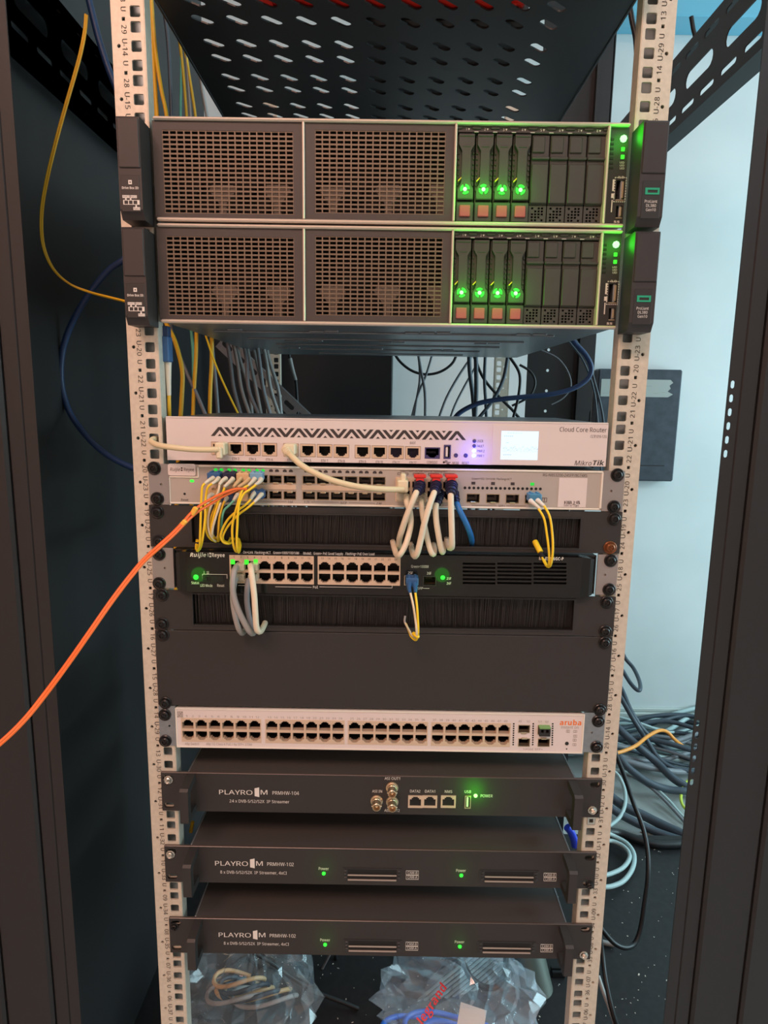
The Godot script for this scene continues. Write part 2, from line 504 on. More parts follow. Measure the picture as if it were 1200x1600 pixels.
func materials() -> void:
	var speck := noise_tex(0.06, Color(0.93, 0.93, 0.93), Color(1, 1, 1), 3)
	var tri_ := {"albedo_texture": speck, "uv1_triplanar": true, "uv1_world_triplanar": true, "uv1_scale": Vector3(9, 9, 9)}
	var bump := noise_tex(0.35, Color.BLACK, Color.WHITE, 5)
	bump.as_normal_map = true; bump.bump_strength = 1.5
	var grain := {"normal_enabled": true, "normal_texture": bump, "normal_scale": 0.35, "uv1_triplanar": true, "uv1_world_triplanar": true, "uv1_scale": Vector3(22, 22, 22)}
	M.rail = mat(Color(0.86, 0.82, 0.75), 0.48, 0.25, tri_)
	M.rail_back = mat(Color(0.66, 0.72, 0.74), 0.4, 0.4)
	M.ink = mat(Color(0.10, 0.09, 0.09), 0.7)
	M.black = mat(Color(0.178, 0.163, 0.158), 0.55, 0.0, grain)             # powder coat
	M.black_smooth = mat(Color(0.17, 0.165, 0.165), 0.4)
	M.cabinet = mat(Color(0.135, 0.13, 0.135), 0.5, 0.0, grain)
	M.gloss = mat(Color(0.10, 0.10, 0.10), 0.12)
	M.dark = mat(Color(0.07, 0.07, 0.075), 0.7)
	M.hole = mat(Color(0.13, 0.12, 0.12), 0.6)
	M.screw = mat(Color(0.13, 0.12, 0.12), 0.3, 0.3)
	M.steel = mat(Color(0.80, 0.78, 0.74), 0.28, 0.9)
	M.zinc = mat(Color(0.62, 0.64, 0.66), 0.36, 0.75, tri_)
	M.silver = mat(Color(0.86, 0.80, 0.74), 0.35, 0.35)
	M.white = mat(Color(0.86, 0.815, 0.80), 0.42)
	M.pale = mat(Color(0.90, 0.87, 0.82), 0.45)
	M.grey = mat(Color(0.70, 0.665, 0.63), 0.5, 0.1)
	M.greyear = mat(Color(0.56, 0.54, 0.53), 0.5, 0.1)
	M.socket = mat(Color(0.86, 0.76, 0.66), 0.38, 0.35)
	M.print = mat(Color(0.88, 0.86, 0.83), 0.6)
	M.charcoal = mat(Color(0.22, 0.19, 0.19), 0.6)
	M.printgrey = mat(Color(0.62, 0.58, 0.55), 0.6)
	M.orangeprint = mat(Color(0.93, 0.46, 0.16), 0.6)
	M.badge = mat(Color(0.10, 0.62, 0.47), 0.5)
	M.server = mat(Color(0.25, 0.225, 0.215), 0.5, 0.0, grain)
	M.grille = mat(Color(0.44, 0.38, 0.32), 0.42, 0.3)
	M.bezel = mat(Color(0.20, 0.18, 0.18), 0.45)
	M.bay = mat(Color(0.24, 0.23, 0.22), 0.5)
	M.red = mat(Color(0.68, 0.31, 0.35), 0.45)
	M.strut = mat(Color(0.62, 0.57, 0.53), 0.55)
	M.green_on = glow(Color(0.16, 1.0, 0.20), 1.9)
	M.green_core = glow(Color(0.62, 1.0, 0.62), 2.2)
	M.green_dim = glow(Color(0.12, 0.85, 0.25), 0.9)
	M.green_led = glow(Color(0.25, 0.9, 0.2), 1.1)
	M.blue_on = glow(Color(0.55, 0.75, 1.0), 4.0)
	M.bluedark = mat(Color(0.26, 0.24, 0.42), 0.4)
	M.ivory = mat(Color(0.90, 0.85, 0.73), 0.45)
	M.cream = mat(Color(0.87, 0.81, 0.66), 0.45)
	M.patch = mat(Color(0.89, 0.84, 0.74), 0.5)
	M.yellow = mat(Color(0.98, 0.82, 0.16), 0.42)
	M.oldyellow = mat(Color(0.90, 0.71, 0.16), 0.45)
	M.orange = mat(Color(0.93, 0.42, 0.16), 0.42)
	M.clip = mat(Color(0.95, 0.72, 0.26), 0.45)
	M.teal = mat(Color(0.42, 0.74, 0.64), 0.45)
	M.blue = mat(Color(0.14, 0.42, 0.68), 0.42)
	M.deepblue = mat(Color(0.12, 0.22, 0.38), 0.45)
	M.lcblue = mat(Color(0.20, 0.37, 0.56), 0.4)
	M.navy = mat(Color(0.12, 0.12, 0.24), 0.45)
	M.tabred = mat(Color(0.86, 0.18, 0.16), 0.4)
	M.greycable = mat(Color(0.62, 0.61, 0.60), 0.5)
	M.midgrey = mat(Color(0.47, 0.48, 0.50), 0.5)
	M.blackcable = mat(Color(0.10, 0.10, 0.11), 0.45)
	M.slate = mat(Color(0.26, 0.30, 0.34), 0.5)
	M.palecable = mat(Color(0.66, 0.74, 0.74), 0.5)
	M.boot = mat(Color(0.88, 0.84, 0.76), 0.45)
	M.beige = mat(Color(0.84, 0.70, 0.52), 0.45)
	M.brass = mat(Color(0.80, 0.72, 0.60), 0.28, 0.85)
	M.clear = mat(Color(0.90, 0.88, 0.80, 0.45), 0.15, 0.0, {"transparency": BaseMaterial3D.TRANSPARENCY_ALPHA})
	M.bag = mat(Color(0.82, 0.90, 0.94, 0.09), 0.08, 0.0, {"transparency": BaseMaterial3D.TRANSPARENCY_ALPHA, "cull_mode": BaseMaterial3D.CULL_DISABLED})
	M.bag_white = mat(Color(0.82, 0.90, 0.95, 0.17), 0.10, 0.0, {"transparency": BaseMaterial3D.TRANSPARENCY_ALPHA, "cull_mode": BaseMaterial3D.CULL_DISABLED})


func room() -> void:
	var wall := mat(Color(0.84, 0.86, 0.86), 0.7, 0.0, {"albedo_texture": noise_tex(0.01, Color(0.93, 0.94, 0.94), Color(1, 1, 1), 21), "uv1_triplanar": true, "uv1_world_triplanar": true, "uv1_scale": Vector3(0.8, 0.8, 0.8)})
	var warm := mat(Color(0.80, 0.72, 0.66), 0.8)
	var tile := mat(Color(0.70, 0.72, 0.72), 0.4, 0.0, {"albedo_texture": noise_tex(0.02, Color(0.82, 0.82, 0.80), Color(1, 1, 1), 8), "uv1_triplanar": true, "uv1_world_triplanar": true, "uv1_scale": Vector3(1.4, 1.4, 1.4)})
	struct(MB.new().box(-2.5, 2.7, -0.1, 0, -1.45, 2.8), "floor", tile)
	struct(MB.new().box(-2.5, 2.7, 2.7, 2.8, -1.45, 2.8), "ceiling", mat(Color(0.86, 0.86, 0.86), 0.8))
	struct(MB.new().box(-2.5, 2.7, 0, 2.7, -1.45, -1.33), "wall_back", wall)
	struct(MB.new().box(-2.5, 2.7, 0, 2.7, 2.7, 2.8), "wall_front", warm)
	struct(MB.new().box(-2.5, -2.4, 0, 2.7, -1.33, 2.7), "wall_left", warm)
	struct(MB.new().box(2.6, 2.7, 0, 2.7, -1.33, 2.7), "wall_right", wall)
	var sk := MB.new().box(-2.4, 2.6, 0, 0.055, -1.33, -1.312, 0.003)
	sk.box(-2.4, 2.6, 0.055, 0.068, -1.33, -1.32, 0.003)
	struct(sk, "baseboard_back", mat(Color(0.72, 0.74, 0.72), 0.5))
	var p := px(1060, 16, -1.25)
	var tr := MB.new().box(0.55, 2.4, p.y - 0.020, p.y + 0.022, -1.33, -1.235, 0.004)
	solo(tr, "cable_trunking", mat(Color(0.42, 0.70, 0.80), 0.4), "light blue horizontal trunking high on the wall at the top right", "trunking")
	var tr2 := MB.new().box(0.55, 2.4, p.y + 0.024, p.y + 0.10, -1.33, -1.26, 0.004)
	solo(tr2, "wall_duct", mat(Color(0.36, 0.37, 0.38), 0.5), "grey wall duct just above the light blue trunking", "duct")


func rail_shape(side: int, z: float, back := false) -> MB:
	var b := MB.new()
	var x_out := 0.2545 * side
	var x_in := 0.2255 * side
	var s := -1.0 if back else 1.0
	if back: b.xf = Transform3D(Basis.from_scale(Vector3(1, 1, 1)), Vector3(0, 0, z))
	var cuts := [0.2545, 0.2462, 0.2418, 0.2255]
	var y0 := 0.06
	var y1 := 1.62
	for k in 3:
		var a: float = minf(cuts[k] * side, cuts[k + 1] * side)
		var c: float = maxf(cuts[k] * side, cuts[k + 1] * side)
		var mid := (a + c) / 2
		var holes := []
		for u in range(41, 8, -1):
			var yc := UP - (u - 25) * U
			if k == 0: holes.append([yc, 0.006, circle(Vector2(0.2492 * side, yc), 0.0017, 10)])
			if k == 1: holes.append([yc - U / 2, 0.006, rounded(mid - 0.0015, mid + 0.0015, yc - U / 2 - 0.0016, yc - U / 2 + 0.0016, 0.0003, 1)])
			if k == 2:
				for o in [-1, 0, 1]:
					var xs := 0.2332 * side
					holes.append([yc + o * 0.015875, 0.0115, rounded(xs - 0.00475, xs + 0.00475, yc + o * 0.015875 - 0.00475, yc + o * 0.015875 + 0.00475, 0.0014, 2)])
		b.strip(a, c, y0, y1, -0.002, 0.0, holes)
	b.rim(minf(x_in, x_out), maxf(x_in, x_out), y0, y1, -0.002, 0.0)
	# the two folded flanges
	b.box(x_out - 0.001, x_out + 0.001, y0, y1, -0.045 if s > 0 else 0.0, 0.0 if s < 0 else -0.0005)
	b.box(x_in - 0.0008, x_in + 0.0008, y0, y1, -0.016, -0.0005)
	return b


func cabinet() -> void:
	var o := thing("server_cabinet", "black open network cabinet frame with numbered pale metal mounting rails", "rack cabinet", Vector3(0, 0.0, -0.4))
	for side in [-1, 1]:
		var r := part(rail_shape(side, 0.0), "mounting_rail", M.rail, o, "pale front mounting rail with square holes and printed unit numbers on the %s" % ["left", "right"][(side + 1) / 2])
		var t := MB.new()
		for u in range(12, 40):
			var yc := UP - (u - 25) * U
			var x = 0.2437 * side
			var un: int = u if side < 0 else 43 - u
			for w in [["%02d" % (43 - un), 0.0136], ["U-%02d" % un, -0.0012], ["U", -0.0142]]:
				var mid := Vector3(x, yc + w[1] * (-side), 0.00025)
				letters(t, w[0], mid, 0.0036 * w[0].length() * 0.98, 0.0046, PI / 2 * side, false, 0.0)
		part(t, "unit_lettering", M.ink, r)
		var rb := part(rail_shape(side, -0.75, true), "mounting_rail", M.rail, o, "rear mounting rail with square holes behind the devices")
		# the channel behind the square holes
		part(MB.new().box(minf(side * 0.226, side * 0.2535), maxf(side * 0.226, side * 0.2535), 0.06, 1.62, -0.016, -0.012), "rail_channel", M.rail_back, o)
	# corner posts with a row of pinholes near the inner edge
	for side in [-1, 1]:
		var e: float = 0.336 if side > 0 else -0.350
		var b := MB.new()
		var holes := []
		if side > 0:
			for g in [[1141.0, 600.7, 1129.3, 709.0], [1086.4, 1130.0, 1077.0, 1222.5]]:
				for k in 6:
					var p := px(lerpf(g[0], g[2], k / 5.0) + 1.0, lerpf(g[1], g[3], k / 5.0))
					holes.push_front([p.y, 0.012, capsule(Vector2(e + 0.0042, p.y), Vector2(0, 0.0018), 0.0021)])
		holes.sort_custom(func(q, w): return q[0] < w[0])
		b.strip(minf(e, e + side * 0.012), maxf(e, e + side * 0.012), 0.03, 2.05, -0.0015, 0.0, holes)
		b.rim(minf(e, e + side * 0.012), maxf(e, e + side * 0.012), 0.03, 2.05, -0.0015, 0.0)
		b.box(minf(e + side * 0.012, e + side * 0.03), maxf(e + side * 0.012, e + side * 0.03), 0.03, 2.05, -0.006, 0.0, 0.002)
		b.box(minf(e + side * 0.03, e + side * 0.085), maxf(e + side * 0.03, e + side * 0.085), 0.03, 2.05, -0.010, 0.004, 0.003)
		b.box(minf(e + side * 0.085, e + side * 0.34), maxf(e + side * 0.085, e + side * 0.34), 0.03, 2.05, -0.010, 0.007, 0.003)
		part(b, "front_post", M.cabinet, o)
	# solid panel on the left, rear post and half a rear door
	part(MB.new().box(-0.40, -0.394, 0.03, 2.05, -0.85, -0.05, 0.002), "side_panel", M.cabinet, o, "solid black side panel closing the left of the cabinet")
	part(MB.new().box(-0.40, 0.012, 0.03, 1.45, -0.86, -0.84, 0.003), "rear_door", M.cabinet, o, "black half door closing the back left of the cabinet")
	var rp := MB.new()
	var ph_ := []
	for k in 14: ph_.append([0.72 + k * 0.042, 0.02, circle(Vector2(0.335, 0.72 + k * 0.042), 0.0032, 8)])
	rp.strip(0.325, 0.345, 0.03, 2.0, -0.752, -0.75, ph_)
	rp.sheet(0.292, 0.325, 0.03, 2.0, -0.752, -0.75)
	rp.sheet(0.345, 0.43, 0.03, 2.0, -0.752, -0.75)
	rp.rim(0.292, 0.43, 0.03, 2.0, -0.752, -0.75)
	rp.box(0.428, 0.432, 0.03, 2.0, -0.80, -0.75)
	rp.box(0.395, 0.401, 0.03, 2.0, -0.75, -0.735)
	part(rp, "rear_post", M.cabinet, o, "black rear post with a row of pinholes")
	# slotted side beams
	for side in [-1, 1]:
		var x: float = 0.362 if side > 0 else -0.375
		var b := MB.new()
		# local x runs towards the back, local y is up
		b.xf = Transform3D(Basis(Vector3(0, 0, -1), Vector3.UP, Vector3(side, 0, 0)), Vector3(x, 0, 0))
		var y0 := UP + 0.520
		var l0 := 0.045
		for k in 8:
			var a := l0 + k * 0.098
			for row in 3:
				var ya: float = y0 + [0.0, 0.026, 0.060][row]
				var yb: float = y0 + [0.026, 0.060, 0.088][row]
				if row == 1: b.cell(a, a + 0.098, ya, yb, -0.0015, 0.0, capsule(Vector2(a + 0.05, (ya + yb) / 2), Vector2(0.026, 0), 0.0095))
				else:
					for q in 2: b.cell(a + q * 0.049, a + q * 0.049 + 0.049, ya, yb, -0.0015, 0.0, capsule(Vector2(a + q * 0.049 + 0.0245, (ya + yb) / 2), Vector2(0.014, 0), 0.0032))
		b.rim(l0, l0 + 0.784, y0, y0 + 0.088, -0.0015, 0.0)
		b.box(l0, l0 + 0.784, y0 - 0.0015, y0, -0.0015, 0.022)
		b.box(l0, l0 + 0.784, y0 + 0.088, y0 + 0.0895, -0.0015, 0.022)
		part(b, "side_beam", M.cabinet, o)
	# slotted diagonal bracket seen between the server and the router
	var db := MB.new()
	var p0 := px(345, 532, -0.55)
	var p1 := px(480, 660, -0.55)
	var dv := p1 - p0
	db.xf = Transform3D(Basis(Vector3(0, 0, 1), atan2(dv.y, dv.x)), p0)
	var nseg := 7
	for k in nseg:
		var a := dv.length() * k / nseg
		db.cell(a, a + dv.length() / nseg, -0.013, 0.013, -0.002, 0, capsule(Vector2(a + dv.length() / nseg / 2, 0), Vector2(0.007, 0), 0.0042))
	db.box(0, dv.length(), 0.013, 0.0145, -0.02, 0)
	db.box(0, dv.length(), -0.0145, -0.013, -0.02, 0)
	part(db, "slotted_bracket", M.zinc, o)
	var base := MB.new().box(-0.43, 0.85, 0.012, 0.03, -0.745, 0.02, 0.002)
	part(base, "base_plate", mat(Color(0.13, 0.12, 0.125), 0.6, 0.0, {"albedo_texture": noise_tex(0.05, Color(0.62, 0.6, 0.6), Color(1, 1, 1), 14), "uv1_triplanar": true, "uv1_world_triplanar": true, "uv1_scale": Vector3(4, 4, 4)}), o)
	for x in [-0.39, 0.39]:
		for z in [-0.74, -0.04]:
			part(MB.new().box(x - 0.02, x + 0.02, 0.0, 0.013, z - 0.02, z + 0.02, 0.003), "levelling_foot", M.screw, o)
	var cap := MB.new()
	for z in [-0.85, -0.03]: cap.box(-0.43, 0.43, 2.0, 2.05, z, z + 0.05, 0.003)
	part(cap, "top_frame", M.cabinet, o)


func shelf() -> void:
	var y := UP + 0.54
	var o := thing("vented_shelf", "black steel rack shelf with rows of slanted slots above the servers", "shelf", Vector3(0, y, -0.2))
	var b := MB.new()
	# local x across, local y towards the back
	b.xf = Transform3D(Basis(Vector3.RIGHT, Vector3.FORWARD, Vector3.UP), Vector3(0, y, 0))
	var rows := [-0.0115, 0.0265, 0.0575, 0.1010, 0.1320, 0.1755, 0.2055, 0.2500, 0.2810, 0.3250, 0.3560, 0.4, 0.431]
	var edge := -0.03
	for k in rows.size():
		var r: float = rows[k]
		var nxt: float = (r + rows[k + 1]) / 2 if k < rows.size() - 1 else r + 0.02
		for i in 11:
			var xm := -0.187 + 0.034 * i
			b.cell(xm - 0.017, xm + 0.017, edge, nxt, 0.0, 0.0015, capsule(Vector2(xm, r), Vector2(0.0058, 0.0048), 0.0042))
		edge = nxt
	b.plate(-0.222, -0.204, -0.03, edge, 0.0, 0.0015, [])
	b.plate(0.170, 0.222, -0.03, edge, 0.0, 0.0015, [])
	b.box(-0.222, 0.222, -0.032, -0.03, -0.0, 0.04)
	part(b, "slotted_tray", M.black_smooth, o)
	for s in [-1, 1]:
		part(MB.new().box(minf(s * 0.221, s * 0.2235), maxf(s * 0.221, s * 0.2235), y - 0.001, y + 0.045, -edge, 0.03, 0.0005), "side_flange", M.black_smooth, o)
		part(MB.new().plate(minf(s * 0.222, s * 0.2415), maxf(s * 0.222, s * 0.2415), y, y + 0.042, 0.001, 0.003, []), "mounting_ear", M.black_smooth, o)
	var bx := thing("equipment_box", "dark flat equipment box lying on the vented shelf, seen through the slots", "box", Vector3(0.05, y + 0.0017, -0.19))
	part(MB.new().box(-0.034, 0.134, y + 0.0017, y + 0.045, -0.40, -0.062, 0.003), "case", M.black, bx)
	part(MB.new().box(-0.03, 0.13, y + 0.006, y + 0.041, -0.063, -0.059, 0.001), "front_face", M.black_smooth, bx)
	var rd := MB.new()
	rd.box(-0.135, 0.125, y + 0.0035, y + 0.030, -0.054, -0.020, 0.003)
	rd.box(-0.120, 0.11, y + 0.030, y + 0.034, -0.050, -0.024, 0.001)
	for s in [-0.12, 0.11]: rd.box(s - 0.006, s + 0.006, y + 0.0017, y + 0.005, -0.05, -0.026)
	solo(rd, "red_case", mat(Color(0.88, 0.16, 0.10), 0.5), "bright red case on the vented shelf, showing through the front slots", "case")


func servers() -> void:
	var z := 0.004
	var top := px(600, 187.8, z).y
	var bot := px(600, 350.6, z).y
	var mid := (top + bot) / 2
	var o := thing("rack_server", "upper of the two black rack servers, its silver edge directly below the vented shelf", "server", Vector3(0, bot, -0.2), "black rack servers with green lights")
	var xl := -0.2195
	var xr := 0.2195
	# chassis: closed box behind, open frame in front
	var b := MB.new()
	b.box(-0.2175, 0.2175, bot + 0.001, top - 0.001, -0.474, -0.06, 0.001)
	b.plate(-0.2175, 0.2175, bot + 0.001, top - 0.001, -0.06, 0.002, [[-0.215, 0.215, bot + 0.0025, top - 0.0025]])
	var ch := part(b, "chassis", M.zinc, o)
	var ribs := MB.new()
	for k in 5: ribs.box(-0.19 + k * 0.02, 0.18 - k * 0.015, bot - 0.0008, bot + 0.001, -0.08 - k * 0.085, -0.074 - k * 0.085, 0.0006)
	for k in 22: ribs.box(-0.17 + fmod(k * 0.0737, 0.34), -0.155 + fmod(k * 0.0737, 0.34), bot - 0.0006, bot + 0.001, -0.06 - fmod(k * 0.127, 0.38), -0.055 - fmod(k * 0.127, 0.38), 0.0005)
	part(ribs, "bottom_rib", M.zinc, ch)
	part(MB.new().box(-0.2145, 0.2145, bot + 0.003, top - 0.003, -0.0585, -0.056), "inner_wall", M.hole, o)
	# silver trims
	var bars := [rc(237, 187.8, 985, 193.2, z), rc(243, 345.3, 977, 350.8, z)]
	for r in bars:
		part(MB.new().box(xl, xr, r[2], r[3], 0.0, z + 0.003, 0.0012), "silver_trim", M.silver, o)
	var dv := [px(474.6, 270, z).x, px(710.5, 270, z).x, px(947, 270, z).x]
	for x in dv:
		part(MB.new().box(x - 0.0011, x + 0.0011, bars[1][3], bars[0][2], -0.004, z + 0.003, 0.0007), "divider", M.silver, o)
	var y0: float = bars[1][3]
	var y1: float = bars[0][2]
	# two grilles of 18 by 18 slots
	for g in [[240.5, 473.0, 255.2, 458.5], [476.0, 709.0, 492.3, 695.0]]:
		var r := rc(g[0], 193, g[1], 346, z)
		var q := rc(g[2], 204.4, g[3], 334.2, z)
		var holes := []
		var dx: float = (q[1] - q[0]) / 18.0
		var dy: float = (q[3] - q[2]) / 18.0
		for i in 18:
			for j in 18:
				var cx: float = q[0] + (i + 0.5) * dx
				var cy: float = q[2] + (j + 0.5) * dy
				holes.append([cx - dx * 0.41, cx + dx * 0.41, cy - dy * 0.31, cy + dy * 0.31])
		var gp := part(MB.new().plate(r[0], r[1], y0, y1, z - 0.003, z, [[q[0], q[1], q[2], q[3]]]), "grille_panel", M.server, o)
		part(MB.new().plate(q[0], q[1], q[2], q[3], z - 0.0022, z - 0.0004, holes), "slot_mesh", M.grille, gp)
	for x in [349, 434, 520, 607, 690]:
		var p := px(x, 316, -0.012)
		var poly := PackedVector2Array([Vector2(-0.013, 0.004), Vector2(-0.010, 0.009), Vector2(0.010, 0.009), Vector2(0.013, 0.004), Vector2(0.0035, -0.008), Vector2(0.0035, -0.034), Vector2(0.008, -0.040), Vector2(-0.008, -0.040), Vector2(-0.0035, -0.034), Vector2(-0.0035, -0.008)])
		for i in poly.size(): poly[i] += Vector2(p.x, p.y + 0.006)
		for i in poly.size(): poly[i].y = maxf(poly[i].y, bot + 0.004)
		part(MB.new().prism(poly, -0.026, -0.010), "fan_strut", M.strut, o)
	# fans in the dark behind the grilles
	for k in 4:
		var c := px(292 + k * 86, 262, -0.03)
		part(MB.new().lathe(Vector3(c.x, mid, -0.05), [[0.034, 0.0], [0.034, 0.012], [0.031, 0.012], [0.031, 0.004], [0.012, 0.004], [0.012, 0.014], [0.0, 0.015]], 20), "fan", M.dark, o)
	# drive cage
	var cage := rc(713, 194, 950, 346, z)
	var xs0 := px(713.5, 272, z).x
	var pitch := (px(946, 272, z).x - xs0) / 8.0
	part(MB.new().box(xs0, xs0 + pitch * 8, y0, y1, -0.050, -0.030), "drive_cage", M.dark, o)
	var lip := rc(713, 194, 950, 207, z)
	var hd := MB.new().box(xs0, xs0 + pitch * 8, lip[2], y1, -0.02, z - 0.002, 0.0006)
	for i in 9: hd.box(xs0 + pitch * i - 0.004, xs0 + pitch * i + 0.004, y1 - 0.003, y1 - 0.0006, z - 0.004, z - 0.0008, 0.0003)
	var hp := part(hd, "cage_header", M.bay, o)
	var ht := MB.new()
	for i in 8:
		letters(ht, "%d" % (i + 1), Vector3(xs0 + pitch * (i + 0.45), lip[2] + 0.0028, z - 0.0018), 0, 0.0022)
		ht.prism(PackedVector2Array([Vector2(xs0 + pitch * (i + 0.45) + 0.0015, lip[2] + 0.0036), Vector2(xs0 + pitch * (i + 0.45) + 0.0035, lip[2] + 0.0036), Vector2(xs0 + pitch * (i + 0.45) + 0.0025, lip[2] + 0.0018)]), z - 0.002, z - 0.0018)
		if i: ht.box(xs0 + pitch * i - 0.002, xs0 + pitch * i + 0.002, lip[2] + 0.0003, lip[2] + 0.0008, z - 0.002, z - 0.0017)
	part(ht, "bay_numbers", M.print, hp)
	var yb0 := y0 + 0.0006
	var yb1: float = lip[2] - 0.0006
	var hb := yb1 - yb0
	for i in 8:
		var xa := xs0 + pitch * i + 0.0005
		var xb := xs0 + pitch * (i + 1) - 0.0005
		var xc := (xa + xb) / 2
		var w := xb - xa
		var c := MB.new()
		if i < 4:
			# body with perforated side strips, then the waisted latch in front of it
			c.box(xa, xb, yb0, yb1, -0.03, z - 0.006, 0.0004)
			for s in [-1, 1]:
				for k in 8:
					c.box(xc + s * w * 0.43 - 0.0007, xc + s * w * 0.43 + 0.0007, yb0 + hb * (0.36 + k * 0.06), yb0 + hb * (0.385 + k * 0.06), z - 0.006, z - 0.0045, 0.0002)
			c.box(xa, xb, yb0, yb0 + hb * 0.225, -0.02, z - 0.0005, 0.0008)
			var d := part(c, "drive_carrier", M.bay, o)
			var pl := PackedVector2Array()
			for q in [[-0.44, 0.25], [0.44, 0.25], [0.44, 0.36], [0.30, 0.42], [0.25, 0.46], [0.25, 0.80], [0.44, 0.87], [0.44, 0.985], [-0.44, 0.985], [-0.44, 0.87], [-0.25, 0.80], [-0.25, 0.46], [-0.30, 0.42], [-0.44, 0.36]]:
				pl.append(Vector2(xc + q[0] * w, yb0 + q[1] * hb))
			var la := MB.new().prism(pl, z - 0.005, z)
			la.box(xc - w * 0.40, xc + w * 0.40, yb0 + hb * 0.955, yb0 + hb * 0.97, z, z + 0.0007, 0.0003)
			la.box(xc - w * 0.44, xc + w * 0.44, yb0 + hb * 0.255, yb0 + hb * 0.27, z, z + 0.0006, 0.0003)
			la.box(xc - w * 0.22, xc + w * 0.22, yb0 + hb * 0.84, yb0 + hb * 0.85, z, z + 0.0005, 0.0002)
			part(la, "latch", M.bay, d)
			var mk := MB.new()
			mk.xf = Transform3D(Basis(Vector3.BACK, 0.8), Vector3(xc - w * 0.33, yb0 + hb * 0.485, z - 0.0045))
			mk.box(-0.0024, 0.0024, -0.0005, 0.0005, 0, 0.003, 0.0002)
			part(mk, "latch_mark", M.clip, d)
			part(MB.new().box(xc - w * 0.31, xc + w * 0.31, yb0 + hb * 0.055, yb0 + hb * 0.185, z - 0.001, z + 0.0012, 0.0006), "release_button", M.red, d)
			# ring light: three glowing segments round a bright middle
			var led := Vector3(xc - w * 0.03, yb0 + hb * 0.366, z)
			var ring := MB.new()
			for k in 3:
				var a0 := i * 0.9 + k * TAU / 3
				var pp := PackedVector2Array()
				for q in 6: pp.append(Vector2(led.x, led.y) + Vector2(0.0044, 0).rotated(a0 + q * 0.30))
				for q in 6: pp.append(Vector2(led.x, led.y) + Vector2(0.0026, 0).rotated(a0 + (5 - q) * 0.30))
				ring.prism(pp, z, z + 0.0008)
			part(ring, "ring_light", M.green_on, d)
			var lg := part(MB.new().lathe(led, [[0.0019, 0.0004], [0.0017, 0.0012], [0.0, 0.0015]], 12), "status_light", M.green_core, d)
			lamp(lg, led + Vector3(0, 0, 0.012), Color(0.18, 1.0, 0.06), 0.00050, 0.004)
		else:
			c.box(xa, xb, yb0 + hb * 0.215, yb1, -0.03, z - 0.004, 0.0006)
			c.box(xa, xb, yb0 + hb * 0.72, yb0 + hb * 0.755, z - 0.006, z - 0.0015, 0.0006)
			c.box(xa + w * 0.02, xa + w * 0.72, yb0 + hb * 0.80, yb1 - hb * 0.02, z - 0.006, z - 0.0025, 0.0006)
			c.box(xa + w * 0.02, xb - w * 0.02, yb0 + hb * 0.225, yb0 + hb * 0.675, z - 0.006, z - 0.002, 0.0008)
			var d := part(c, "blank_carrier", M.bay, o)
			var vh := []
			for a in 4:
				for e in 5:
					if (a * 3 + e * 2) % 5 != 1: vh.append([xa + w * (0.14 + a * 0.19), xa + w * (0.26 + a * 0.19), yb0 + hb * (0.03 + e * 0.034), yb0 + hb * (0.052 + e * 0.034)])
			part(MB.new().plate(xa, xb, yb0, yb0 + hb * 0.21, z - 0.008, z - 0.005, vh), "vent", M.bay, d)
	# control strip
	var cs := rc(950.5, 194, 984, 346, z)
	var uq := rc(963, 281, 976, 311, z)
	var us := rc(963, 321, 972.5, 339, z)
	var cs1 := minf(cs[1], xr)
	var pn := part(MB.new().plate(dv[2] + 0.001, xr, y0, y1, z - 0.004, z - 0.001, [[uq[0], uq[1], uq[2], uq[3]], [us[0], us[1], us[2], us[3]]]), "control_panel", M.black_smooth, o)
	for q in [uq, us]:
		inst(hollow(q[1] - q[0], q[3] - q[2], 0.010), "port", M.dark, o, Vector3((q[0] + q[1]) / 2, (q[2] + q[3]) / 2, z - 0.0035))
		var sl := MB.new().box(q[1] - 0.0022, q[1] - 0.0006, q[2] + 0.001, q[3] - 0.001, z - 0.006, z - 0.0005, 0.0003)
		sl.box(q[0], q[1], q[2] - 0.0012, q[2] - 0.0004, z - 0.001, z - 0.0003)
		part(sl, "port_shield", M.brass, o)
	var mk2 := MB.new()
	for k in 10:
		var yy := lerpf(uq[2] - 0.002, uq[3] + 0.002, k / 9.0)
		for x in [uq[0] - 0.0015, uq[1] + 0.0012]: mk2.box(x - 0.0003, x + 0.0003, yy - 0.0006, yy + 0.0006, z - 0.001, z - 0.0006)
	for k in 6:
		var xx := lerpf(uq[0] - 0.001, uq[1] + 0.001, k / 5.0)
		for y in [uq[2] - 0.0022, uq[3] + 0.0022]: mk2.box(xx - 0.0006, xx + 0.0006, y - 0.0003, y + 0.0003, z - 0.001, z - 0.0006)
	for q in [[957.5, 280, 960, 298], [955.5, 302, 960.5, 309], [955.5, 312, 957, 331]]:
		var r := rc(q[0], q[1], q[2], q[3], z)
		mk2.box(r[0], r[1], r[2], r[3], z - 0.001, z - 0.0006)
	text(mk2, "SS", 959, 968, 346.5, 3.5, z - 0.0006, true)
	text(mk2, "iLO", 966, 975, 277, 3.5, z - 0.0006, true)
	for k in 3: text(mk2, "UID", 968.5, 975.5, 254 + k * 4.5, 3, z - 0.0006)
	part(mk2, "panel_marks", M.print, pn)
	var sidevent := MB.new()
	for k in 7:
		var r := rc(954 - k * 0.3, 215 + k * 7.5, 960 - k * 0.3, 219 + k * 7.5, z)
		sidevent.box(r[0], r[1], r[2], r[3], z - 0.002, z - 0.0006, 0.0003)
	part(sidevent, "vent_bar", M.dark, pn)
	var pl2 := px(974.6, 216.4, z)
	var pw := part(MB.new().lathe(pl2, [[0.0033, -0.001], [0.0031, 0.0006], [0.002, 0.0013], [0.0, 0.0015]], 8), "power_light", M.green_core, o)
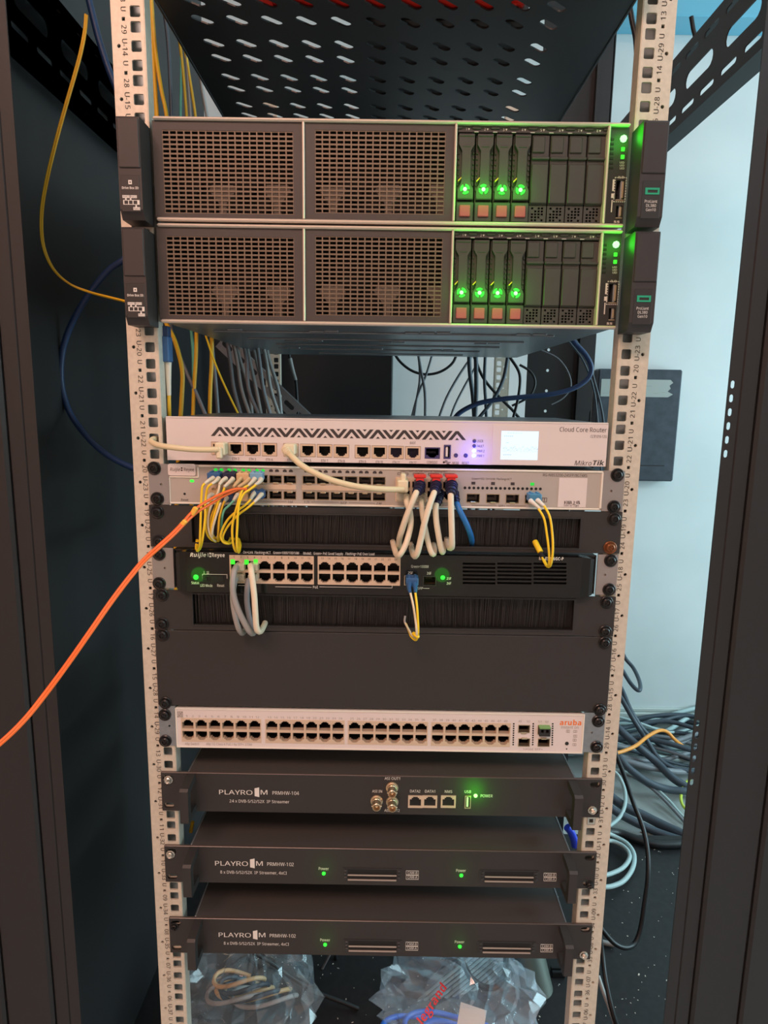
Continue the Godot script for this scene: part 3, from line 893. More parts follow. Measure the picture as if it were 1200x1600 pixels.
	lamp(pw, pl2 + Vector3(0.0, 0, 0.009), Color(0.15, 1.0, 0.06), 0.00055, 0.004)
	for q in [[973.6, 233], [973, 245]]:
		var r := rc(q[0] - 3, q[1] - 3.4, q[0] + 3, q[1] + 3.4, z)
		part(MB.new().box(r[0], r[1], r[2], r[3], z - 0.001, z + 0.0002, 0.0004), "indicator_light", M.green_led, o)
	# latching ears
	for s in [-1, 1]:
		var zf := 0.030
		var e := MB.new()
		var x_out: float = -0.2440 if s < 0 else 0.2455
		var x_step: float = -0.2234 if s < 0 else 0.2228
		var yt := px(1020 if s > 0 else 200, 187.5 if s > 0 else 181, zf).y
		var yb := px(1010 if s > 0 else 210, 353 if s > 0 else 342, zf).y
		# the side profile has a slanted foot: outline in depth and height, pushed across
		e.xf = Transform3D(Basis(Vector3(0, 0, 1), Vector3(0, 1, 0), Vector3(-1, 0, 0)), Vector3(0, 0, 0))
		var prof := PackedVector2Array([Vector2(0.001, yt), Vector2(zf - 0.001, yt), Vector2(zf, yt - 0.001), Vector2(zf, yb + 0.008), Vector2(zf - 0.005, yb), Vector2(0.001, yb)])
		e.prism(prof, -maxf(x_out, x_step), -minf(x_out, x_step))
		var ear := part(e, "ear", M.bezel, o)
		var lx := (x_out + x_step) / 2
		var fl := MB.new()
		var ys := lerpf(yt, yb, 0.50)
		fl.box(minf(x_out, x_step) + 0.001, maxf(x_out, x_step) - 0.0005, ys, yt - 0.0015, zf - 0.0005, zf + 0.0013, 0.0007)
		part(fl, "ear_cover", M.bezel, ear)
		var lb := MB.new().box(lx - 0.0085, lx + 0.0085, lerpf(yt, yb, 0.93), ys - 0.006, zf - 0.0004, zf + 0.0004, 0.0003)
		part(lb, "label_plate", M.black_smooth, ear)
		var tx := MB.new()
		var zt := zf + 0.0006
		if s < 0:
			var yc := ys - 0.012
			tx.plate(lx - 0.0016, lx + 0.0016, yc - 0.0018, yc + 0.0018, zt - 0.0001, zt, [[lx - 0.0006, lx + 0.0006, yc - 0.0006, yc + 0.0006]])
			letters(tx, "Drive Box ID:", Vector3(lx, yc - 0.0048, zt), 0.0150, 0.0021, 0, true)
			tx.box(lx - 0.0075, lx - 0.0010, yc - 0.0134, yc - 0.0110, zt - 0.0001, zt)
			tx.box(lx - 0.0004, lx + 0.0055, yc - 0.0134, yc - 0.0110, zt - 0.0001, zt)
			tx.plate(lx - 0.0070, lx + 0.0078, yc - 0.0190, yc - 0.0150, zt - 0.0001, zt, [[lx - 0.0060, lx - 0.0026, yc - 0.0185, yc - 0.0155], [lx - 0.0018, lx + 0.0014, yc - 0.0185, yc - 0.0155], [lx + 0.0022, lx + 0.0056, yc - 0.0185, yc - 0.0155]])
			tx.box(lx + 0.0018, lx + 0.0080, yc - 0.0235, yc - 0.0210, zt - 0.0001, zt)
			for q in [[-0.0045, -0.0142], [-0.0002, -0.0142], [0.0045, -0.0202]]: tx.box(lx + q[0] - 0.0007, lx + q[0] + 0.0007, yc + q[1] - 0.0009, yc + q[1] + 0.0009, zt - 0.0001, zt)
			part(tx, "label_print", M.print, ear)
			var tk := MB.new()
			for q in [[-0.00425, -0.0122, "Port 1"], [0.0025, -0.0122, "Port 2"], [0.0049, -0.02225, "Port 3"]]: letters(tk, q[2], Vector3(lx + q[0], yc + q[1], zt + 0.0001), 0.0052, 0.0014)
			part(tk, "label_print", M.ink, ear)
		else:
			var r := rc(1007.7, 293.7, 1030, 304.3, zf)
			var q := rc(1011.5, 297, 1027, 301.5, zf)
			var bd := MB.new().plate(r[0], r[1], r[2], r[3], zf, zt + 0.0003, [[q[0], q[1], q[2], q[3]]])
			part(bd, "badge", M.badge, ear)
			for k in 3: text(tx, ["ProLiant", "DL380", "Gen10"][k], [1007.5, 1009.5, 1009.2][k], [1027, 1025, 1024.5][k], 314.5 + k * 6.6, 4.6, zt)
			part(tx, "model_lettering", M.print, ear)
	var r2: Node3D = o.duplicate()
	r2.name = numbered("rack_server")
	add_child(r2)
	r2.position.y += px(600, 509.5, z).y - px(600, 350.8, z).y
	tag(r2, "lower of two black rack servers, its bare metal underside above the white router", "server", "black rack servers with green lights")


func chassis(parent: Node3D, x0: float, x1: float, y0: float, y1: float, depth: float, m: Material, lead := 0.016) -> void:
	var b := MB.new()
	b.box(x0, x1, y0, y1, -depth, -lead, 0.0008)
	b.plate(x0, x1, y0, y1, -lead, -0.001, [[x0 + 0.0012, x1 - 0.0012, y0 + 0.0012, y1 - 0.0012]])
	part(b, "chassis", m, parent)


func router() -> void:
	var z := 0.0
	var r := rc(260.5, 656.5, 949, 722.5, z)
	r[2] = px(600, 724.5, z).y + 0.0004
	var o := thing("router", "white rack router with a black zigzag stripe and a small lit screen", "router", Vector3(0, r[2], -0.1))
	chassis(o, r[0] + 0.001, r[1] - 0.001, r[2] + 0.0003, r[3] - 0.0005, 0.205, M.zinc)
	var holes := []
	var ports := []
	for g in [[329.5, 4], [442, 4], [553.8, 4]]:
		for k in g[1]:
			var x0: float = g[0] + 26.25 * k
			var y := lerpf(690.3, 697.0, (x0 - 330) / 300.0)
			ports.append([x0, y])
	for p in ports:
		var q := rc(p[0] + 0.7, p[1] + 0.2, p[0] + 24.8, p[1] + 20.5, z)
		holes.append([q[0], q[1], q[2], q[3]])
	var con := rc(663.5, 699, 687.7, 717, z)
	var usb := rc(693.2, 695, 704.4, 717, z)
	holes.append([con[0], con[1], con[2], con[3]]); holes.append([usb[0], usb[1], usb[2], usb[3]])
	var scr := rc(782.5, 673.5, 841.0, 718.5, z)
	holes.append([scr[0], scr[1], scr[2], scr[3]])
	part(MB.new().plate(r[0], r[1], r[2], r[3], -0.002, z, holes), "front_panel", M.white, o)
	var edge := MB.new().box(r[0], r[1], r[3] - 0.0012, r[3] + 0.0006, -0.004, z + 0.0005, 0.0005)
	part(edge, "panel_edge", M.white, o)
	# sockets
	for k in ports.size():
		var h: Array = holes[k]
		var c := Vector2((h[0] + h[1]) / 2, (h[2] + h[3]) / 2)
		var w: float = h[1] - h[0]
		var t: float = h[3] - h[2]
		var fr := part(MB.new().plate(h[0] + 0.0003, h[1] - 0.0003, h[2] + 0.0003, h[3] - 0.0003, -0.003, z + 0.0006, jack(c - Vector2(0, 0.0003), w * 0.72, t * 0.74, -1)), "port", M.socket, o)
		inst(hollow(w * 0.74, t * 0.78, 0.012), "cavity", M.bluedark if k > 9 else M.hole, fr, Vector3(c.x, c.y, -0.0029))
	var cc := Vector2((con[0] + con[1]) / 2, (con[2] + con[3]) / 2)
	var cp := part(MB.new().plate(con[0], con[1], con[2], con[3], -0.004, -0.0006, jack(cc, (con[1] - con[0]) * 0.82, (con[3] - con[2]) * 0.8, -1)), "console_port", M.bluedark, o)
	inst(hollow(con[1] - con[0], con[3] - con[2], 0.012), "cavity", M.navy, cp, Vector3(cc.x, cc.y, -0.004))
	var up := part(MB.new().plate(usb[0], usb[1], usb[2], usb[3], -0.008, z + 0.0004, [[usb[0] + 0.0012, usb[1] - 0.0012, usb[2] + 0.0014, usb[3] - 0.0014]]), "usb_port", M.bluedark, o)
	part(MB.new().box((usb[0] + usb[1]) / 2 - 0.0016, (usb[0] + usb[1]) / 2 + 0.0008, usb[2] + 0.002, usb[3] - 0.002, -0.009, -0.001, 0.0003), "usb_tongue", M.print, up)
	# zigzag print
	var zz := MB.new()
	for k in 10:
		var xc := 343.4 + k * 41.19
		for s in [0, 1]:
			if s == 1 and k == 9: continue
			var xx = xc + s * 20.6
			var yt = 667.2 + (xx - 343) * 0.0172
			var f := func(dx: float, dy: float) -> Vector2:
				var p := px(xx + dx, yt + (dy if s == 0 else 14.0 - dy), z)
				return Vector2(p.x, p.y)
			zz.prism(PackedVector2Array([f.call(-2.4, 0), f.call(2.4, 0), f.call(14.0, 14), f.call(8.0, 14), f.call(0, 4.4), f.call(-8.0, 14), f.call(-14.0, 14)]), z, z + 0.00015)
			zz.prism(PackedVector2Array([f.call(-3.2, 14), f.call(3.2, 14), f.call(0, 10.6)]), z, z + 0.00015)
	part(zz, "zigzag_print", M.charcoal, o)
	var tx := MB.new()
	var zt := z + 0.0002
	for k in ports.size():
		var x: float = ports[k][0] + 12.6
		if k != 0: text(tx, "ETH %d" % (k + 1), x - 5.2, x + 5.2, ports[k][1] + 26.0, 4.0, zt)
	text(tx, "BOOT", 640.5, 649.5, 692.0, 3.6, zt)
	text(tx, "CONSOLE", 667, 683.5, 722.3, 4, zt)
	text(tx, "MODE", 707, 717, 723.5, 4, zt)
	text(tx, "RESET", 722, 733, 723.6, 4, zt)
	text(tx, "USER", 745.5, 755, 689.2, 4, zt)
	text(tx, "FAULT", 745.5, 756, 697, 4, zt)
	text(tx, "PWR 2", 745.5, 757, 704.8, 4, zt)
	text(tx, "PWR 1", 745.5, 756, 712.4, 4, zt)
	text(tx, "Cloud Core Router", 874.6, 949 - 0.8, 671.4, 7.0, zt)
	text(tx, "CCR1016-12G", 922.8, 948, 682, 4.4, zt)
	text(tx, "Mikro", 898.5, 924.5, 723.6, 7.4, zt, false, 0.22)
	text(tx, "Tik", 926, 944, 723.3, 7.6, zt, true, 0.22)
	var ub := rc(693, 721.8, 704, 722.8, z)
	tx.box(ub[0], ub[1], ub[2], ub[3], z, zt)
	tx.xf = Transform3D(); tx.lathe(px(693.5, 722.3, z), [[0.0011, 0.0], [0.0011, 0.0002], [0.0, 0.0002]], 8)
	for q in [[697, 720.2], [700, 724.6]]:
		var c := px(q[0], q[1], z)
		tx.box(c.x - 0.0014, c.x + 0.0014, c.y - 0.0004, c.y + 0.0004, z, zt)
	part(tx, "lettering", M.charcoal, o)
	for q in [[712.3, 711.5], [727.7, 711.6]]:
		part(MB.new().lathe(px(q[0], q[1], z), [[0.0022, 0.0], [0.0020, 0.0006], [0.0008, 0.0007], [0.0, 0.0003]], 12), "push_button", M.bluedark, o)
	for k in 4:
		var c := px(741.2 - k * 0.3, 689 + k * 7.7, z)
		var l := part(MB.new().lathe(c, [[0.0019, 0.0], [0.0017, 0.0008], [0.001, 0.0012], [0.0, 0.0013]], 12), "status_light", M.blue_on if k > 1 else M.bluedark, o)
		if k > 1: lamp(l, c + Vector3(0, 0, 0.008), Color(0.30, 0.32, 1.0), 0.00030, 0.004)
	# screen
	var bz := rc(769, 665, 855, 726.5, z)
	var rb := MB.new()
	rb.cell(bz[0] - 0.0005, bz[1] + 0.0005, bz[2] - 0.0005, bz[3] + 0.0005, z, z + 0.0002, rounded(bz[0], bz[1], bz[2], bz[3], 0.003))
	var bezel := MB.new()
	bezel.plate(bz[0], bz[1], bz[2], bz[3], z - 0.0001, z + 0.0006, [[scr[0], scr[1], scr[2], scr[3]]])
	var sc := part(bezel, "screen_bezel", M.white, o)
	var im := Image.create(176, 132, false, Image.FORMAT_RGB8)
	im.fill(Color(0.93, 0.97, 1.0))
	for k in 176:
		var f := sin(k * 0.31) + sin(k * 0.87 + 1.0) + sin(k * 0.133)
		var hh := int(clampf(14 + 9 * f + rng.randf() * 8, 2, 46))
		if k < 8 or (k > 78 and k % 3 == 0 and k < 120): continue
		im.fill_rect(Rect2i(k, 88 - hh / 2, 1, 2), Color(0.60, 0.62, 0.70))
		if k % 5 == 0: im.fill_rect(Rect2i(k, 96 - hh / 3, 1, hh / 3), Color(0.72, 0.68, 0.74))
	for k in 5: im.fill_rect(Rect2i(14 + k * 9, 22, 6, 3), Color(0.70, 0.75, 0.82))
	for k in 5: im.fill_rect(Rect2i(14 + k * 8, 108, 5, 3), Color(0.66, 0.70, 0.78))
	for k in 6: im.fill_rect(Rect2i(30 + k * 12, 9, 8, 2), Color(0.72, 0.82, 0.84))
	im.fill_rect(Rect2i(24, 53, 14, 2), Color(0.7, 0.8, 0.8))
	var sm := mat(Color(0.1, 0.1, 0.12), 0.3, 0.0, {"emission_enabled": true, "emission": Color(0.93, 0.97, 1.0), "emission_texture": ImageTexture.create_from_image(im), "emission_operator": BaseMaterial3D.EMISSION_OP_MULTIPLY, "emission_energy_multiplier": 1.25})
	var pane := MeshInstance3D.new()
	var qm := QuadMesh.new(); qm.size = Vector2(scr[1] - scr[0], scr[3] - scr[2]); pane.mesh = qm; pane.material_override = sm; pane.name = "screen"
	pane.position = Vector3((scr[0] + scr[1]) / 2, (scr[2] + scr[3]) / 2, -0.0006) - where(sc)
	sc.add_child(pane)
	var al := AreaLight3D.new(); al.area_size = qm.size; al.light_color = Color(0.72, 0.80, 1.0); al.light_energy = 0.0022; al.area_range = 8.0; al.area_attenuation = 2.0; al.shadow_enabled = true
	al.name = "screen_light"; al.position = pane.position + Vector3(0, 0, 0.002); al.rotation.y = PI
	sc.add_child(al)


func fibre_switch() -> void:
	var z := 0.001
	var r := rc(262.5, 730.5, 943.5, 794, z)
	r[2] = px(600, 792.5, z).y
	r[3] = px(600, 730.8, z).y
	var o := thing("network_switch", "light grey rack switch crowded with yellow fibre cables, below the white router", "network switch", Vector3(0, r[2], -0.1))
	chassis(o, r[0] + 0.001, r[1] - 0.001, r[2] + 0.0002, r[3] - 0.0006, 0.30, M.greyear)
	ears(o, -0.2395, -0.219, 0.219, 0.2400, r[2] - 0.0005, r[3] + 0.0005, M.greyear, [[241.0, 731.5], [246.0, 779.0], [964.5, 742.0], [959.0, 792.0]])
	var holes := []
	var slots := []      # [x0, x1, y top row, y bottom row] in pixels
	for k in 6: slots.append(330.6 + k * 22.3)
	for k in 6: slots.append(472.0 + k * 21.9)
	var cages := []
	for k in slots.size():
		var x: float = slots[k]
		var dy := (x - 430) * 0.0165
		for q in [[742.4, 755.6], [767.0, 780.4]]:
			var h := rc(x + 0.6, q[0] + dy, x + 20.9, q[1] + dy, z)
			holes.append([h[0], h[1], h[2], h[3]]); cages.append(h)
	for x in [727.8, 758.8, 789.2, 819.0]:
		var dy: float = (x - 728) * 0.018
		var h := rc(x + 0.8, 771.2 + dy, x + 22.0, 785.6 + dy, z)
		holes.append([h[0], h[1], h[2], h[3]]); cages.append(h)
	var blk := rc(618, 746, 714.5, 784, z)
	holes.append([blk[0], blk[1], blk[2], blk[3]])
	part(MB.new().plate(r[0], r[1], r[2], r[3], -0.003, z, holes), "front_panel", M.grey, o)
	# pale raised line round the face, stepping round the name plate
	var fr := MB.new()
	for q in [[310.5, 728.6, 943, 731], [263.5, 788.4, 937, 791.4], [264.2, 745.5, 266.6, 790], [264, 744.3, 311, 746.6], [308.5, 730, 311, 745.5], [938.0, 738, 941.5, 795]]:
		var a := rc(q[0], q[1], q[2], q[3], z)
		if q[2] - q[0] > 300:
			var yy: float = r[3] - 0.0012 if q[1] < 740 else r[2] + 0.0012
			a[2] = yy - 0.0009; a[3] = yy + 0.0009
		fr.box(a[0], a[1], a[2], a[3], z - 0.001, z + 0.0012, 0.0006)
	part(fr, "raised_line", M.pale, o)
	var np := rc(263, 724.6, 306, 743.0, z)
	var plate_ := part(MB.new().prism(rounded(np[0], np[1], np[2], np[3], 0.002), z, z + 0.0014), "name_plate", M.white, o)
	var nt := MB.new()
	text(nt, "Ruijie", 266, 281.5, 733.4, 5.2, z + 0.0016, false, 0.2)
	text(nt, "Reyee", 287.5, 303, 733.6, 5.2, z + 0.0016)
	for q in [[284.6, 731.2], [284.6, 734.6]]:
		var c := px(q[0], q[1], z); nt.box(c.x - 0.0008, c.x + 0.0008, c.y - 0.0007, c.y + 0.0007, z + 0.0014, z + 0.0016)
	part(nt, "lettering", M.charcoal, plate_)
	for k in cages.size():
		var h: Array = cages[k]
		var w: float = h[1] - h[0]
		var t: float = h[3] - h[2]
		var c := MB.new().plate(h[0] + 0.0001, h[1] - 0.0001, h[2] + 0.0001, h[3] - 0.0001, -0.006, z + 0.0004, [[h[0] + 0.0006, h[1] - 0.0006, h[2] + 0.0006, h[3] - 0.0006]])
		var up := k % 2 == 0 or k > 23
		var yy: float = h[2] + 0.0006 if up else h[3] - 0.0008
		var xm: float = (h[0] + h[1]) / 2
		c.box(xm - 0.0028, xm + 0.0028, yy - 0.0012, yy + 0.0008, z - 0.001, z + 0.0012, 0.0004)
		var cg := part(c, "fibre_cage", M.brass, o)
		inst(hollow(w - 0.0012, t - 0.0012, 0.014), "cavity", M.hole if k < 24 else M.navy, cg, Vector3(xm, (h[2] + h[3]) / 2, -0.004))
	# rosy strip between the two rows
	for g in [[330, 463], [471.5, 602.5]]:
		var dy: float = ((g[0] + g[1]) / 2 - 430) * 0.0165
		var a := rc(g[0], 757.2 + dy, g[1], 765.2 + dy, z)
		part(MB.new().box(a[0], a[1], a[2], a[3], z - 0.001, z + 0.0008, 0.0004), "cage_strip", M.socket, o)
	# copper sockets
	var bp := part(MB.new().plate(blk[0], blk[1], blk[2], blk[3], -0.003, z + 0.0008, socket_grid(blk, 4, true)), "port_block", M.socket, o)
	socket_fill(blk, 4, bp, M.hole)
	# lights and print
	for x in [337, 346, 358, 367, 380, 389, 401.7, 410.7, 423.5, 432.8, 445, 454.5, 478.7, 488, 499.8, 509, 521.7, 531, 542.8, 552, 564, 573, 585.5, 594.7]:
		var y: float = 733.6 + (x - 337) * 0.0172
		var a := rc(x - 3, y - 2, x + 3, y + 2, z)
		part(MB.new().prism(PackedVector2Array([Vector2(a[0], a[2]), Vector2(a[1], a[2]), Vector2(a[1], lerpf(a[2], a[3], 0.6)), Vector2(lerpf(a[0], a[1], 0.7), a[3]), Vector2(lerpf(a[0], a[1], 0.3), a[3]), Vector2(a[0], lerpf(a[2], a[3], 0.6))]), z, z + 0.0003), "port_light", M.green_dim if x < 415 else M.charcoal, o)
	for k in 4:
		var x := 739.6 + k * 30.7
		var y := 754.9 + k * 0.5
		var a := rc(x - 3, y - 2.2, x + 3, y + 2.2, z)
		part(MB.new().box(a[0], a[1], a[2], a[3], z, z + 0.0003), "port_light", M.green_dim if k == 3 else M.charcoal, o)
	var sl := rc(297, 749.8, 303, 753.2, z)
	part(MB.new().box(sl[0], sl[1], sl[2], sl[3], z - 0.0005, z + 0.0005, 0.0003), "status_light", M.green_on, o)
	var dots := MB.new()
	for k in 18:
		var c := px(726.5 + k * 6.93, 762.2 + k * 0.1, z)
		dots.lathe(c, [[0.0015, -0.0004], [0.0015, 0.0002], [0.0, 0.0002]], 8)
	dots.lathe(px(288.5, 771.7, z), [[0.0013, -0.0004], [0.0013, 0.0002], [0.0, 0.0002]], 8)
	part(dots, "vent_dot", M.dark, o)
	var tx := MB.new()
	var zt := z + 0.0002
	text(tx, "Green=1000M  On=Link  Flashing=ACT", 333, 412, 729.5 + 0.8, 2.6, zt)
	text(tx, "Reset", 283, 294.5, 781, 4, zt)
	text(tx, "15F", 450, 458, 784.4, 3.4, zt); text(tx, "17F", 475, 484, 784.5, 3.4, zt)
	text(tx, "SFP", 532, 542, 785.8, 3.4, zt); text(tx, "24F", 588, 597, 786.6, 3.4, zt)
	text(tx, "Green=1000/100/10M  On=Link  Flashing=ACT", 625, 699, 736.4, 2.6, zt)
	text(tx, "Green=10G  On=Link  Flashing=ACT", 737, 799.5, 748.2, 3.2, zt)
	text(tx, "SFP+", 779, 789, 791.3 - 0.8, 3.2, zt)
	text(tx, "RG-NBS3200-24SFP/8GT4XS", 848.5, 917.5, 742.6, 4.4, zt)
	for q in [[486, 784.3, 530, 784.8], [545, 785.6, 586, 786.1], [380, 783, 448, 783.4], [737, 789.4, 776, 789.9], [791, 790.2, 822, 790.7]]:
		var a := rc(q[0], q[1], q[2], q[3], z); tx.box(a[0], a[1], a[2], a[3], z, zt)
	for k in 4:
		var a := rc(621 + k * 24, 738.6 + k * 0.3, 638 + k * 24, 742.2 + k * 0.3, z)
		tx.plate(a[0], a[1], a[2], a[3], z, zt, [[a[0] + 0.0004, a[1] - 0.0004, a[2] + 0.0004, a[3] - 0.0004]])
		tx.box((a[0] + a[1]) / 2 - 0.0004, (a[0] + a[1]) / 2 + 0.0004, a[2], a[3], z, zt)
	var wi := rc(846.5, 777.6, 854.5, 784.6, z)
	tx.plate(wi[0], wi[1], wi[2], wi[3], z, zt, [[wi[0] + 0.0005, wi[1] - 0.0005, wi[2] + 0.0005, wi[3] - 0.0005]])
	text(tx, "!", 849.8, 851.2, 781, 4.6, zt, true)
	part(tx, "lettering", M.charcoal, o)
	# sticker beside the ports; its square code is left blank
	var st := rc(872.5, 746.8, 916.5, 792.6, z)
	var sk := part(MB.new().box(st[0], st[1], st[2], maxf(st[2], st[3]), z, z + 0.0003), "sticker", M.white, o)
	var stx := MB.new()
	hanzi(stx, 881.5, 785.3, 5.4, z + 0.0005)
	text(stx, "Scan to Login", 881, 904.5, 789.8, 3.0, z + 0.0005)
	part(stx, "lettering", M.charcoal, sk)


# four small characters drawn stroke by stroke on a ten by ten grid
func hanzi(mb: MB, x: float, y: float, s: float, z: float) -> void:
	var g := [
		[[0, 7, 4, 7], [2, 10, 2, 0], [0, 3, 4, 5], [5, 9, 10, 9], [10, 9, 10, 1], [5, 5, 10, 5], [5, 1, 10, 1]],
		[[0, 9, 4, 9], [2, 9, 0, 4], [1, 5, 1, 0], [1, 5, 4, 5], [4, 5, 4, 1], [1, 1, 4, 1], [5, 9, 9, 9], [9, 9, 8, 5], [6, 9, 5, 5], [5, 5, 10, 5], [10, 5, 9, 0], [5, 2, 8, 2]],
		[[5, 10, 5, 0], [5, 6, 9, 6], [0, 0, 10, 0]],
		[[3, 10, 0, 6], [0, 6, 3, 6], [3, 6, 0, 2], [0, 2, 4, 3], [4, 8, 9, 9], [4, 5, 10, 6], [6, 10, 9, 1], [9, 1, 10, 3], [9, 4, 5, 0]],
	]
	for k in 4:
		for st in g[k]:
			var a := px(x + k * (s + 1) + st[0] * s / 10, y + s / 2 - st[1] * s / 10, z)
			var b := px(x + k * (s + 1) + st[2] * s / 10, y + s / 2 - st[3] * s / 10, z)
			var d := b - a
			var keep := mb.xf
			mb.xf = Transform3D(Basis(Vector3.BACK, atan2(d.y, d.x)), Vector3(a.x, a.y, z))
			mb.box(0, d.length(), -0.00022, 0.00022, -0.0002, 0)
			mb.xf = keep


func ears(o: Node3D, xa: float, xb: float, xc: float, xd: float, y0: float, y1: float, m: Material, screws: Array, z := 0.0022) -> void:
	for s in [[xa, xb], [xc, xd]]:
		var mid: float = (s[0] + s[1]) / 2
		var c := MB.new()
		c.cell(s[0], s[1], y0, y1, 0.0004, z, circle(Vector2(mid - 0.002 * signf(mid), (y0 + y1) / 2), 0.0013, 8))
		c.rim(s[0], s[1], y0, y1, 0.0004, z)
		part(c, "ear", m, o)
	for q in screws:
		var p := px(q[0], q[1], z)
		screw(o, Vector3(p.x, p.y, z + 0.0001), M.screw)


func socket_grid(r: Array, cols: int, two := true, d0 := 1) -> Array:
	var holes := []
	var pw: float = (r[1] - r[0]) / cols
	for i in cols:
		for row in 2:
			var c := Vector2(r[0] + pw * (i + 0.5), lerpf(r[2], r[3], 0.745 if row == 0 else 0.265))
			for h in jack(c, pw * 0.84, (r[3] - r[2]) * 0.37, 1 if row == 0 else -1): holes.append(h)
	return holes


func socket_fill(r: Array, cols: int, parent: Node3D, m: Material) -> void:
	var pw: float = (r[1] - r[0]) / cols
	var hm := hollow(pw * 0.9, (r[3] - r[2]) * 0.40, 0.012)
	for i in cols:
		for row in 2:
			inst(hm, "port", m, parent, Vector3(r[0] + pw * (i + 0.5), lerpf(r[2], r[3], 0.745 if row == 0 else 0.265), -0.0029))


func brush_panel(y1: float, y0: float, op: Array, which: String) -> void:
	var up := which == "upper"
	var o := thing("brush_panel", "black brush panel with a wide bristle slot, %s" % ("directly under the grey fibre switch" if up else "under the glossy black switch"), "brush panel", Vector3(0, y0 + UP, 0))
	var z := 0.0025
	var q := rc(op[0], op[1], op[2], op[3], z)
	var xl := -0.2405
	var xr := 0.2405
	var b := MB.new().plate(xl, xr, y0 + UP, y1 + UP, 0.0005, z, [[q[0], q[1], q[2], q[3]]])
	part(b, "panel", M.black, o)
	part(MB.new().plate(q[0] - 0.0015, q[1] + 0.0015, q[2] - 0.0015, q[3] + 0.0015, z - 0.0005, z + 0.0008, [[q[0], q[1], q[2], q[3]]]), "slot_lip", M.black_smooth, o)
	part(MB.new().box(q[0] - 0.004, q[1] + 0.004, q[2] - 0.004, q[3] + 0.004, -0.010, -0.0085), "brush_backing", M.dark, o)
	# bristles: hundreds of fine hairs
	var h := MB.new()
	var gaps := [330.0, 362.0, 622.0, 664.0, 696.0, 728.0] if up else [372.0, 392.0, 640.0, 655.0]
	var n := 760
	for i in n:
		var x: float = lerpf(q[0], q[1], (i + rng.randf()) / n)
		var lean := sin(x * 31.0) * 0.0014 + rng.randf_range(-0.0008, 0.0008)
		for g in gaps:
			var gx := px(g, op[1], z).x
			if absf(x - gx) < 0.011: lean += (x - gx) * 0.35
		var w := rng.randf_range(0.00022, 0.00042)
		var zz := rng.randf_range(-0.007, -0.001)
		var len_ = (q[3] - q[2]) * rng.randf_range(0.93, 1.0)
		var a := Vector3(x, q[3], zz)
		var c := Vector3(x + lean, q[3] - len_, zz + rng.randf_range(-0.001, 0.001))
		for k in 3:
			var a0 := TAU * k / 3 + 0.5
			var a1 := TAU * (k + 1) / 3 + 0.5
			var d0 := Vector3(cos(a0), 0, sin(a0)) * w
			var d1 := Vector3(cos(a1), 0, sin(a1)) * w
			h.quad(a + d0, a + d1, c + d1 * 0.6, c + d0 * 0.6, (d0 + d1).normalized())
	var br := part(h, "bristles", mat(Color(0.15, 0.135, 0.13), 0.4), o)
	br.set_meta("kind", "stuff")
	var sc := [[245.8, 800.0], [248.5, 846.0], [959.5, 811.0], [953.0, 855.5]] if up else [[253.5, 929.5], [253.8, 974.5], [947.5, 941.0], [945.2, 986.5]]
	for s in sc:
		var p := px(s[0], s[1], z)
		screw(o, Vector3(p.x, p.y, z + 0.0001), M.screw if not (up and s[0] == 953.0) else mat(Color(0.50, 0.30, 0.18), 0.3, 0.6))


